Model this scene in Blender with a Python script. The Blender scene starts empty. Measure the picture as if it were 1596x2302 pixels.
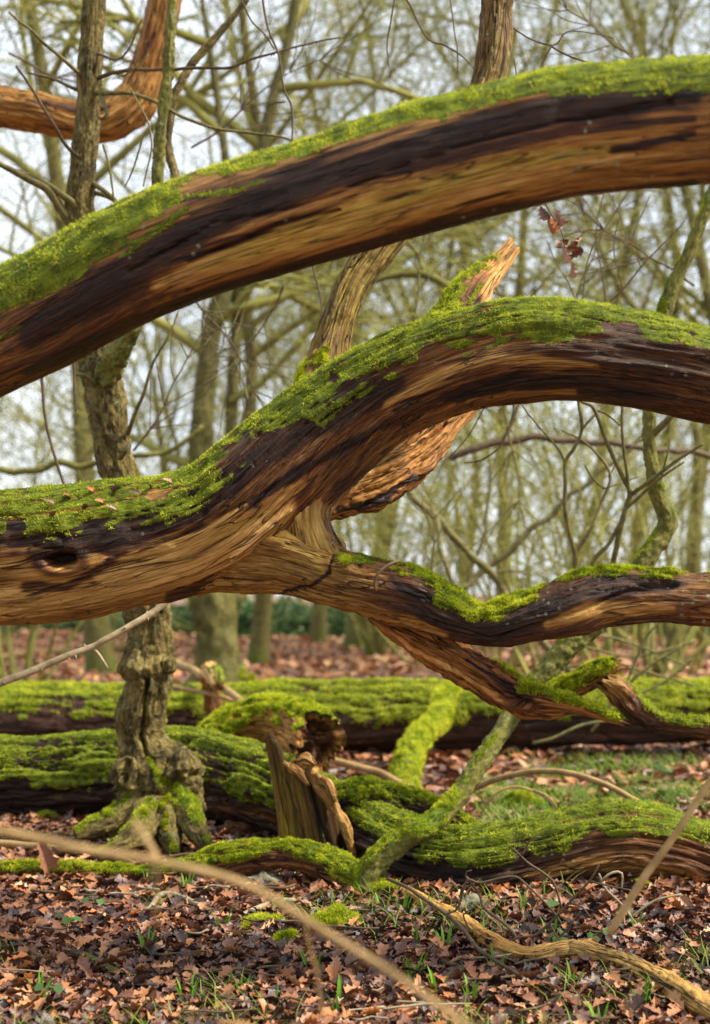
import bpy, math, random
import numpy as np
from mathutils import Vector

R = math.radians
rng = np.random.default_rng(7)
random.seed(7)
C = bpy.context.scene.collection

# ------------------------------------------------------------------ camera, sky, sun, exposure
F = 2777.0                      # focal length in reference pixels (reference picture 1596 x 2301)
CX, CY = 798.0, 1150.5
CAM_H = 1.05
PITCH = math.atan((1335.0 - CY) / F)
cam_d = bpy.data.cameras.new('camera')
cam_d.sensor_fit = 'VERTICAL'; cam_d.sensor_height = 36.0; cam_d.lens = F / 2301.0 * 36.0
cam_d.clip_start = 0.05; cam_d.clip_end = 2000
cam_d.dof.use_dof = True; cam_d.dof.focus_distance = 3.72; cam_d.dof.aperture_fstop = 2.1
cam = bpy.data.objects.new('camera', cam_d); C.objects.link(cam)
cam.location = (0, 0, CAM_H); cam.rotation_euler = (R(90) + PITCH, 0, 0)
sc = bpy.context.scene
sc.camera = cam
sc.render.engine = 'CYCLES'
sc.cycles.use_denoising = True; sc.cycles.denoising_prefilter = 'FAST'; sc.cycles.denoising_input_passes = 'RGB_ALBEDO_NORMAL'
sc.cycles.max_bounces = 6; sc.cycles.diffuse_bounces = 3; sc.cycles.transparent_max_bounces = 4
sc.cycles.sample_clamp_indirect = 6.0
sc.view_settings.view_transform = 'Standard'; sc.view_settings.look = 'None'
sc.view_settings.gamma = 1.0; sc.view_settings.use_curve_mapping = False
sc.view_settings.exposure = 1.4

SUN_EL, SUN_AZ = R(48), R(100)           # azimuth clockwise from +Y: high on the right
world = bpy.data.worlds.new('World'); sc.world = world; world.use_nodes = True
wn = world.node_tree; wn.nodes.clear()
w_out = wn.nodes.new('ShaderNodeOutputWorld'); w_bg = wn.nodes.new('ShaderNodeBackground')
w_sky = wn.nodes.new('ShaderNodeTexSky'); w_sky.sky_type = 'NISHITA'; w_sky.sun_disc = False
w_sky.sun_elevation = SUN_EL; w_sky.sun_rotation = SUN_AZ; w_sky.dust_density = 2.0
w_mix = wn.nodes.new('ShaderNodeMixRGB'); w_tc = wn.nodes.new('ShaderNodeTexCoord')
w_noise = wn.nodes.new('ShaderNodeTexNoise'); w_noise.inputs['Scale'].default_value = 3.0
w_noise.inputs['Detail'].default_value = 5.0
w_map = wn.nodes.new('ShaderNodeMapRange')
w_map.inputs[1].default_value = 0.3; w_map.inputs[2].default_value = 0.7
w_map.inputs[3].default_value = 0.55; w_map.inputs[4].default_value = 0.95
wn.links.new(w_tc.outputs['Generated'], w_noise.inputs['Vector'])
wn.links.new(w_noise.outputs['Fac'], w_map.inputs[0])
wn.links.new(w_map.outputs[0], w_mix.inputs[0])
wn.links.new(w_sky.outputs[0], w_mix.inputs[1])
w_mix.inputs[2].default_value = (7.35, 7.9, 8.5, 1)
wn.links.new(w_mix.outputs[0], w_bg.inputs[0]); w_bg.inputs[1].default_value = 0.075
wn.links.new(w_bg.outputs[0], w_out.inputs[0])

sun_d = bpy.data.lights.new('sun', 'SUN'); sun_d.energy = 3.5; sun_d.angle = R(9); sun_d.color = (1.0, 0.90, 0.72)
sun = bpy.data.objects.new('sun', sun_d); C.objects.link(sun)
sd = Vector((math.sin(SUN_AZ) * math.cos(SUN_EL), math.cos(SUN_AZ) * math.cos(SUN_EL), math.sin(SUN_EL)))
sun.rotation_euler = (-sd).to_track_quat('-Z', 'Y').to_euler(); sun.location = (4, -4, 8)

# ------------------------------------------------------------------ pixel -> world
RIGHT = np.array([1.0, 0, 0])
UP = np.array([0, -math.sin(PITCH), math.cos(PITCH)])
FWD = np.array([0, math.cos(PITCH), math.sin(PITCH)])
CAMP = np.array([0, 0, CAM_H])

def P(x, y, d):
    return CAMP + FWD * d + RIGHT * ((x - CX) / F * d) + UP * ((CY - y) / F * d)

def G(x, y, z=0.0):
    v = FWD + RIGHT * ((x - CX) / F) + UP * ((CY - y) / F)
    t = (z - CAM_H) / v[2]
    return CAMP + v * t

def gd(y):                      # depth of the ground under picture row y
    return (G(CX, y) - CAMP) @ FWD

def to_px(p):
    q = p - CAMP
    z = q @ FWD
    return np.stack([CX + F * (q @ RIGHT) / z, CY - F * (q @ UP) / z], -1)

# ------------------------------------------------------------------ noise
def _hash(ix, iy, iz, seed):
    h = (ix * 374761393 + iy * 668265263 + iz * 2147483647 + seed * 1274126177) & 0xFFFFFFFF
    h = ((h ^ (h >> 13)) * 1274126177) & 0xFFFFFFFF
    h = ((h ^ (h >> 16)) * 2246822519) & 0xFFFFFFFF
    return ((h ^ (h >> 15)) & 0xFFFF).astype(np.float64) / 32767.5 - 1.0

def vnoise(p, seed=0):
    p = np.asarray(p, float)
    f = np.floor(p); i = f.astype(np.int64); u = p - f; u = u * u * (3 - 2 * u)
    out = 0
    for dx in (0, 1):
        wx = u[..., 0] if dx else 1 - u[..., 0]
        for dy in (0, 1):
            wy = u[..., 1] if dy else 1 - u[..., 1]
            for dz in (0, 1):
                wz = u[..., 2] if dz else 1 - u[..., 2]
                out = out + wx * wy * wz * _hash(i[..., 0] + dx, i[..., 1] + dy, i[..., 2] + dz, seed)
    return out

def fbm(p, octv=3, seed=0, gain=0.5):
    a, s, out = 1.0, 1.0, 0
    for k in range(octv):
        out = out + a * vnoise(np.asarray(p) * s, seed + k * 17); a *= gain; s *= 2.03
    return out

def sstep(a, b, x):
    t = np.clip((x - a) / (b - a), 0, 1)
    return t * t * (3 - 2 * t)

# ------------------------------------------------------------------ object helpers
def put(o, parent=None, label=None, cat=None, group=None, kind=None):
    C.objects.link(o)
    if parent is not None:
        o.parent = parent
        if parent.type == 'EMPTY': o.location = -parent.location
    if label: o['label'] = label
    if cat: o['category'] = cat
    if group: o['group'] = group
    if kind: o['kind'] = kind
    return o

def thing(name, label, cat, base, group=None):
    o = bpy.data.objects.new(name, None); o.location = tuple(float(v) for v in base)
    o.empty_display_size = 0.1
    return put(o, None, label, cat, group)

def make_mesh(name, verts, quads=None, tris=None, mat=None, attrs=None, smooth=True):
    me = bpy.data.meshes.new(name)
    verts = np.asarray(verts, np.float32).reshape(-1, 3)
    nq = 0 if quads is None else len(quads); nt = 0 if tris is None else len(tris)
    me.vertices.add(len(verts)); me.vertices.foreach_set('co', verts.ravel())
    loops = []
    if nq: loops.append(np.asarray(quads, np.int32).ravel())
    if nt: loops.append(np.asarray(tris, np.int32).ravel())
    loops = np.concatenate(loops)
    me.loops.add(len(loops)); me.loops.foreach_set('vertex_index', loops)
    me.polygons.add(nq + nt)
    starts = np.concatenate([np.arange(nq) * 4, nq * 4 + np.arange(nt) * 3]).astype(np.int32)
    me.polygons.foreach_set('loop_start', starts)
    if smooth: me.polygons.foreach_set('use_smooth', np.ones(nq + nt, bool))
    me.update(calc_edges=True)
    for k, v in (attrs or {}).items():
        v = np.asarray(v, np.float32)
        if v.ndim == 2:
            a = me.attributes.new(k, 'FLOAT_VECTOR', 'POINT'); a.data.foreach_set('vector', v.ravel())
        else:
            a = me.attributes.new(k, 'FLOAT', 'POINT'); a.data.foreach_set('value', v.ravel())
    if mat: me.materials.append(mat)
    return me

def obj(name, me, parent=None, **kw):
    return put(bpy.data.objects.new(name, me), parent, **kw)

def crom(pts, n):
    """Catmull-Rom through pts (rows of any width), n samples evenly spaced along the first three columns."""
    pts = np.asarray(pts, float)
    p = np.vstack([2 * pts[0] - pts[1], pts, 2 * pts[-1] - pts[-2]])
    out = []
    for i in range(len(pts) - 1):
        t = np.linspace(0, 1, 24, endpoint=False)[:, None]
        a, b, c, d = p[i], p[i + 1], p[i + 2], p[i + 3]
        out.append(0.5 * (2 * b + (c - a) * t + (2 * a - 5 * b + 4 * c - d) * t ** 2 + (3 * b - a - 3 * c + d) * t ** 3))
    out.append(pts[-1:]); out = np.vstack(out)
    s = np.concatenate([[0], np.cumsum(np.linalg.norm(np.diff(out[:, :3], axis=0), axis=1))])
    q = np.linspace(0, s[-1], n)
    return np.stack([np.interp(q, s, out[:, k]) for k in range(out.shape[1])], 1), q

def length_of(pts):
    return np.linalg.norm(np.diff(np.asarray(pts)[:, :3], axis=0), axis=1).sum()

def frames(c):
    t = np.gradient(c, axis=0); t /= np.linalg.norm(t, axis=1)[:, None] + 1e-12
    n = np.zeros_like(t)
    ref = np.array([0, 0, 1.0]) if abs(t[0, 2]) < 0.85 else np.array([0, -1.0, 0])
    v = ref - t[0] * (ref @ t[0]); n[0] = v / np.linalg.norm(v)
    for i in range(1, len(t)):
        v = n[i - 1] - t[i] * (n[i - 1] @ t[i]); n[i] = v / (np.linalg.norm(v) + 1e-12)
    return t, n, np.cross(t, n)

# ------------------------------------------------------------------ materials
def new_mat(name):
    m = bpy.data.materials.new(name); m.use_nodes = True
    nt = m.node_tree; nt.nodes.clear()
    out = nt.nodes.new('ShaderNodeOutputMaterial'); b = nt.nodes.new('ShaderNodeBsdfPrincipled')
    nt.links.new(b.outputs[0], out.inputs[0])
    return m, nt, b

class NT:
    def __init__(s, nt): s.nt = nt
    def n(s, t, **kw):
        x = s.nt.nodes.new(t)
        for k, v in kw.items(): setattr(x, k, v)
        return x
    def l(s, a, b): s.nt.links.new(a, b)
    def attr(s, name, vec=False):
        a = s.n('ShaderNodeAttribute', attribute_name=name)
        return a.outputs['Vector'] if vec else a.outputs['Fac']
    def math(s, op, a, b=None, c=None, clamp=False):
        m = s.n('ShaderNodeMath', operation=op, use_clamp=clamp)
        for i, v in enumerate((a, b, c)):
            if v is None: continue
            if isinstance(v, (int, float)): m.inputs[i].default_value = v
            else: s.l(v, m.inputs[i])
        return m.outputs[0]
    def scale(s, vec, xyz):
        m = s.n('ShaderNodeVectorMath', operation='MULTIPLY'); s.l(vec, m.inputs[0]); m.inputs[1].default_value = xyz
        return m.outputs[0]
    def noise(s, vec, scale=1.0, detail=3.0, rough=0.5, dist=0.0):
        x = s.n('ShaderNodeTexNoise'); s.l(vec, x.inputs['Vector'])
        x.inputs['Scale'].default_value = scale; x.inputs['Detail'].default_value = detail
        x.inputs['Roughness'].default_value = rough; x.inputs['Distortion'].default_value = dist
        return x.outputs['Fac']
    def vor(s, vec, scale=1.0, feature='F1'):
        x = s.n('ShaderNodeTexVoronoi', feature=feature); s.l(vec, x.inputs['Vector']); x.inputs['Scale'].default_value = scale
        return x.outputs['Distance']
    def ramp(s, fac, stops, interp='LINEAR'):
        x = s.n('ShaderNodeValToRGB'); s.l(fac, x.inputs[0]); cr = x.color_ramp; cr.interpolation = interp
        while len(cr.elements) < len(stops): cr.elements.new(0.5)
        for e, (p, c) in zip(cr.elements, stops):
            e.position = p; e.color = (*c, 1) if len(c) == 3 else c
        return x.outputs[0]
    def mix(s, fac, a, b, mode='MIX'):
        x = s.n('ShaderNodeMixRGB', blend_type=mode)
        for i, v in zip((0, 1, 2), (fac, a, b)):
            if isinstance(v, (int, float)): x.inputs[i].default_value = v
            elif isinstance(v, tuple): x.inputs[i].default_value = (*v, 1)
            else: s.l(v, x.inputs[i])
        return x.outputs[0]
    def mapr(s, v, a, b, c=0.0, d=1.0):
        x = s.n('ShaderNodeMapRange'); s.l(v, x.inputs[0])
        for i, q in zip((1, 2, 3, 4), (a, b, c, d)): x.inputs[i].default_value = q
        return x.outputs[0]
    def bump(s, h, strength, dist, bsdf, normal=None):
        x = s.n('ShaderNodeBump'); x.inputs['Strength'].default_value = strength; x.inputs['Distance'].default_value = dist
        s.l(h, x.inputs['Height'])
        if normal is not None: s.l(normal, x.inputs['Normal'])
        if bsdf is not None: s.l(x.outputs[0], bsdf.inputs['Normal'])
        return x.outputs[0]
    def pos(s): return s.n('ShaderNodeNewGeometry').outputs['Position']

MOSS_RAMP = [(0.0, (0.038, 0.058, 0.004)), (0.25, (0.14, 0.20, 0.007)), (0.55, (0.38, 0.435, 0.012)), (1.0, (0.62, 0.64, 0.06))]

def wood_mat(name, hue=(1, 1, 1), rough=0.62, fib=1.0):
    m, nt, b = new_mat(name); k = NT(nt)
    g = k.attr('grain', True); st = k.attr('stain_shade'); ms = k.attr('moss'); al = k.attr('algae')
    broad = k.noise(k.scale(g, (2.6, 24, 24)), 1, 8, 0.70, 0.5)
    fine = k.noise(k.scale(g, (16, 240, 240)), 1, 4, 0.65, 0.3)
    mid = k.noise(k.scale(g, (6.0, 85, 85)), 1, 6, 0.66, 0.5)
    crk = k.noise(k.scale(g, (1.3, 26, 26)), 1, 2, 0.5, 0.8)
    crack = k.math('SUBTRACT', 1.0, k.mapr(k.math('ABSOLUTE', k.math('SUBTRACT', crk, 0.5)), 0.0, 0.014))
    crk2 = k.noise(k.scale(g, (4.5, 75, 75)), 1, 2, 0.5, 0.5)
    crack2 = k.math('MULTIPLY', k.math('SUBTRACT', 1.0, k.mapr(k.math('ABSOLUTE', k.math('SUBTRACT', crk2, 0.5)), 0.0, 0.022)), k.mapr(broad, 0.45, 0.6))
    crk3 = k.noise(k.scale(g, (1.0, 13, 13)), 1, 3, 0.5, 1.0)
    crack = k.math('MAXIMUM', crack, k.math('SUBTRACT', 1.0, k.mapr(k.math('ABSOLUTE', k.math('SUBTRACT', crk3, 0.47)), 0.0, 0.007)))
    cross = k.noise(k.scale(g, (90, 28, 28)), 1, 2, 0.6, 0.3)
    v = k.math('ADD', st, k.math('MULTIPLY', k.math('SUBTRACT', broad, 0.5), 0.52))
    v = k.math('ADD', v, k.math('MULTIPLY', k.math('SUBTRACT', mid, 0.5), 0.48))
    v = k.math('ADD', v, k.math('MULTIPLY', k.math('SUBTRACT', fine, 0.5), 0.80), clamp=True)
    col = k.ramp(v, [(0.0, (0.68, 0.49, 0.21)), (0.18, (0.50, 0.305, 0.088)), (0.36, (0.33, 0.175, 0.040)),
                     (0.54, (0.175, 0.073, 0.017)), (0.72, (0.058, 0.023, 0.010)), (1.0, (0.010, 0.0055, 0.0045))])
    orange = k.noise(k.scale(g, (1.6, 9, 9)), 1, 3, 0.5, 0.5)
    col = k.mix(k.mapr(orange, 0.52, 0.75, 0, 0.6), col, k.mix(1.0, col, (1.2, 0.80, 0.5), 'MULTIPLY'))
    col = k.mix(k.math('MULTIPLY', al, k.mapr(mid, 0.3, 0.65, 0.2, 1.0)), col, k.mix(1.0, col, (0.82, 1.12, 0.42), 'MULTIPLY'))
    col = k.mix(k.math('MULTIPLY', k.math('MAXIMUM', crack, k.math('MULTIPLY', crack2, .8)), 0.88), col, (0.010, 0.006, 0.004))
    lv = k.vor(g, 34); ln = k.noise(k.pos(), 5, 2)
    lich = k.math('MULTIPLY', k.math('LESS_THAN', lv, 0.17), k.mapr(ln, 0.57, 0.62))
    col = k.mix(k.math('MULTIPLY', lich, 0.6), col, (0.26, 0.33, 0.22))
    col = k.mix(1.0, col, hue, 'MULTIPLY')
    mn = k.noise(k.pos(), 42, 4, 0.65)
    mf = k.mapr(k.math('ADD', ms, k.math('MULTIPLY', k.math('SUBTRACT', mn, 0.5), 0.9)), 0.42, 0.60)
    mcol = k.ramp(k.noise(k.pos(), 24, 4, 0.7), [(0.25, (0.022, 0.030, 0.003)), (0.5, (0.10, 0.135, 0.007)), (0.8, (0.27, 0.32, 0.014))])
    b.inputs['Specular IOR Level'].default_value = 0.25
    k.l(k.mix(mf, col, mcol), b.inputs['Base Color'])
    k.l(k.math('ADD', k.mapr(st, 0, 1, rough, rough - 0.14), k.math('MULTIPLY', mf, 0.3)), b.inputs['Roughness'])
    h = k.math('ADD', k.math('MULTIPLY', mid, 0.7), k.math('MULTIPLY', fine, 0.45))
    h = k.math('ADD', h, k.math('MULTIPLY', broad, 0.6))
    h = k.math('SUBTRACT', h, k.math('ADD', k.math('MULTIPLY', crack, 1.0), k.math('MULTIPLY', crack2, 0.5)))
    h = k.math('ADD', h, k.math('MULTIPLY', cross, 0.2))
    h = k.math('ADD', h, k.math('MULTIPLY', k.math('MULTIPLY', mn, mf), 0.8))
    k.bump(h, 0.9 * fib, 0.011, b)
    return m

def bark_mat(name, stops, scale=1.0, strength=0.9, moss_amt=1.0, lich=0.5, dist=0.012):
    """Living bark: flaky plates, pale lichen, green film where the moss attribute says so."""
    m, nt, b = new_mat(name); k = NT(nt)
    g = k.attr('grain', True); ms = k.attr('moss')
    n1 = k.noise(k.scale(g, (16 * scale, 40 * scale, 40 * scale)), 1, 7, 0.68, 0.9)
    n2 = k.noise(k.pos(), 9 * scale, 4, 0.6)
    n3 = k.noise(k.scale(g, (60 * scale, 90 * scale, 90 * scale)), 1, 3, 0.6)
    v = k.math('ADD', k.math('MULTIPLY', n1, 0.65), k.math('MULTIPLY', n2, 0.35))
    v = k.math('ADD', v, k.math('MULTIPLY', k.math('SUBTRACT', n3, 0.5), 0.35))
    col = k.ramp(v, stops)
    ln = k.noise(k.pos(), 16 * scale, 4, 0.7)
    col = k.mix(k.mapr(ln, 0.60, 0.66, 0, lich), col, (0.23, 0.27, 0.15))
    mn = k.noise(k.pos(), 40, 4, 0.65)
    mf = k.math('MULTIPLY', k.mapr(k.math('ADD', ms, k.math('MULTIPLY', k.math('SUBTRACT', mn, 0.5), 0.8)), 0.35, 0.6), moss_amt)
    mcol = k.ramp(k.noise(k.pos(), 22, 4, 0.7), [(0.25, (0.030, 0.055, 0.005)), (0.5, (0.10, 0.17, 0.010)), (0.8, (0.22, 0.31, 0.022))])
    k.l(k.mix(mf, col, mcol), b.inputs['Base Color']); b.inputs['Roughness'].default_value = 0.8
    b.inputs['Specular IOR Level'].default_value = 0.25
    h = k.math('ADD', k.math('MULTIPLY', n1, 1.0), k.math('MULTIPLY', n3, 0.4))
    k.bump(h, strength, dist, b)
    return m

def twig_mat(name, c0, c1, scale=30.0):
    m, nt, b = new_mat(name); k = NT(nt)
    n = k.noise(k.pos(), scale, 3, 0.6); k.l(k.ramp(n, [(0.3, c0), (0.7, c1)]), b.inputs['Base Color'])
    b.inputs['Roughness'].default_value = 0.7; b.inputs['Specular IOR Level'].default_value = 0.25
    return m

def blade_mat(name, stops, transl=0.3, rough=0.7):
    m, nt, b = new_mat(name); k = NT(nt)
    col = k.ramp(k.attr('tone'), stops)
    k.l(col, b.inputs['Base Color']); b.inputs['Roughness'].default_value = rough
    b.inputs['Specular IOR Level'].default_value = 0.15
    tr = k.n('ShaderNodeBsdfTranslucent'); k.l(col, tr.inputs[0])
    mx = k.n('ShaderNodeMixShader'); mx.inputs[0].default_value = transl
    k.l(b.outputs[0], mx.inputs[1]); k.l(tr.outputs[0], mx.inputs[2])
    k.l(mx.outputs[0], nt.nodes['Material Output'].inputs[0])
    return m

LEAF_RAMP = [(0.0, (0.022, 0.012, 0.010)), (0.2, (0.070, 0.030, 0.022)), (0.42, (0.18, 0.070, 0.035)), (0.6, (0.29, 0.118, 0.045)),
             (0.78, (0.36, 0.165, 0.072)), (0.9, (0.40, 0.115, 0.022)), (1.0, (0.47, 0.275, 0.14))]

def leaf_mat(name, use_object):
    m, nt, b = new_mat(name); k = NT(nt)
    t = k.n('ShaderNodeObjectInfo').outputs['Random'] if use_object else k.attr('tone')
    n = k.noise(k.pos(), 70, 3, 0.6)
    v = k.math('ADD', t, k.math('MULTIPLY', k.math('SUBTRACT', n, 0.5), 0.35), clamp=True)
    k.l(k.ramp(v, LEAF_RAMP), b.inputs['Base Color'])
    b.inputs['Roughness'].default_value = 0.48; b.inputs['Specular IOR Level'].default_value = 0.5
    k.bump(k.noise(k.pos(), 160, 2), 0.35, 0.004, b)
    return m

M = {}
M['wood'] = wood_mat('weathered_wood')
M['wood_red'] = wood_mat('split_heartwood', (1.1, 0.92, 0.78))
M['wood_pale'] = wood_mat('grey_pink_dead_wood', (1.15, 1.02, 0.95), 0.7)
M['wood_orange'] = wood_mat('orange_dead_wood', (1.08, 0.98, 0.85), 0.7)
M['wood_olive'] = wood_mat('olive_dead_wood', (0.84, 1.0, 0.62), 0.7)
M['wood_log'] = wood_mat('damp_log_wood', (0.95, 0.92, 0.9))
M['bark'] = bark_mat('gnarled_bark', [(0.35, (0.012, 0.009, 0.004)), (0.45, (0.075, 0.056, 0.016)), (0.56, (0.20, 0.15, 0.042)), (0.75, (0.43, 0.34, 0.14))], 1.0, 1.0, 1.0, 0.5, 0.03)
M['bark_olive'] = bark_mat('olive_bark', [(0.25, (0.025, 0.024, 0.006)), (0.45, (0.09, 0.088, 0.016)), (0.62, (0.19, 0.175, 0.034)), (0.8, (0.33, 0.29, 0.08))], 1.3, 0.7)
M['bark_far'] = bark_mat('far_bark', [(0.25, (0.045, 0.042, 0.012)), (0.5, (0.125, 0.112, 0.032)), (0.8, (0.24, 0.215, 0.075))], 0.5, 0.8, 1.0, 0.2, 0.03)
M['bark_twin'] = bark_mat('dark_olive_bark', [(0.3, (0.028, 0.026, 0.007)), (0.48, (0.10, 0.092, 0.024)), (0.75, (0.23, 0.205, 0.065))], 0.35, 0.9, 1.0, 0.3, 0.05)
M['twig'] = twig_mat('brown_twig', (0.045, 0.032, 0.018), (0.13, 0.085, 0.042))
M['twig_grey'] = twig_mat('grey_twig', (0.16, 0.13, 0.075), (0.34, 0.28, 0.18))
M['twig_tan'] = twig_mat('tan_grey_twig', (0.20, 0.15, 0.08), (0.46, 0.37, 0.23))
M['twig_olive'] = twig_mat('olive_twig', (0.06, 0.055, 0.016), (0.18, 0.15, 0.05))
M['twig_far'] = twig_mat('mossy_far_twig', (0.12, 0.12, 0.024), (0.29, 0.28, 0.06), 3.0)
M['cane'] = twig_mat('tan_cane', (0.20, 0.125, 0.045), (0.36, 0.24, 0.10), 18)
M['moss'] = blade_mat('moss_blades', MOSS_RAMP, 0.35)
M['grass'] = blade_mat('grass_blades', [(0.0, (0.06, 0.11, 0.012)), (0.45, (0.14, 0.24, 0.03)), (0.75, (0.24, 0.34, 0.06)), (1.0, (0.42, 0.37, 0.16))], 0.35)
M['sprout'] = blade_mat('sprout_leaf', [(0.0, (0.06, 0.17, 0.012)), (1.0, (0.17, 0.36, 0.03))], 0.3, 0.45)
M['seedling'] = blade_mat('seedling_leaf', [(0.0, (0.03, 0.075, 0.022)), (1.0, (0.085, 0.16, 0.045))], 0.2, 0.5)
M['shrub_leaf'] = blade_mat('evergreen_leaf', [(0.0, (0.03, 0.065, 0.025)), (0.5, (0.085, 0.15, 0.055)), (1.0, (0.19, 0.26, 0.09))], 0.2, 0.4)
M['leaf'] = leaf_mat('litter_leaf', False)
M['leaf_one'] = leaf_mat('fallen_leaf', True)

def ground_mat():
    m, nt, b = new_mat('leaf_mould'); k = NT(nt)
    p = k.pos()
    v = k.vor(p, 26); n = k.noise(p, 14, 4, 0.6); n2 = k.noise(p, 1.2, 4, 0.6)
    col = k.ramp(k.math('ADD', k.math('MULTIPLY', v, 0.6), k.math('MULTIPLY', n, 0.55)),
                 [(0.25, (0.020, 0.012, 0.009)), (0.5, (0.11, 0.052, 0.032)), (0.75, (0.28, 0.15, 0.095))])
    col = k.mix(k.mapr(n2, 0.56, 0.72, 0, 0.7), col, k.ramp(n, [(0.3, (0.03, 0.06, 0.008)), (0.7, (0.13, 0.19, 0.035))]))
    k.l(col, b.inputs['Base Color']); b.inputs['Roughness'].default_value = 0.85
    k.bump(k.math('ADD', v, n), 0.8, 0.03, b)
    return m
M['ground'] = ground_mat()
def stone_mat():
    m, nt, b = new_mat('stone'); k = NT(nt); p = k.pos()
    n = k.noise(p, 14, 5, 0.6)
    k.l(k.ramp(n, [(0.3, (0.06, 0.055, 0.035)), (0.55, (0.16, 0.15, 0.10)), (0.75, (0.17, 0.20, 0.08))]), b.inputs['Base Color'])
    b.inputs['Roughness'].default_value = 0.85; k.bump(n, 0.8, 0.02, b); return m
M['stone'] = stone_mat()

# ------------------------------------------------------------------ limbs: organic tubes with grain, cracks, moss
def grid_quads(n, k):
    a = np.arange(n - 1)[:, None] * k; j = np.arange(k)[None, :]; j2 = (j + 1) % k
    return np.stack([a + j, a + j2, a + k + j2, a + k + j], -1).reshape(-1, 4)

def stroke_dist(px, line):
    """distance in pixels from px (N,2) to a polyline with widths, in units of the local width"""
    best = np.full(len(px), 1e9)
    for (x0, y0, w0), (x1, y1, w1) in zip(line[:-1], line[1:]):
        ab = np.array([x1 - x0, y1 - y0], float); L2 = ab @ ab
        t = np.clip(((px - (x0, y0)) @ ab) / L2, 0, 1)
        d = np.hypot(px[:, 0] - x0 - t * ab[0], px[:, 1] - y0 - t * ab[1]) / (w0 + t * (w1 - w0))
        best = np.minimum(best, d)
    return best

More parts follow.
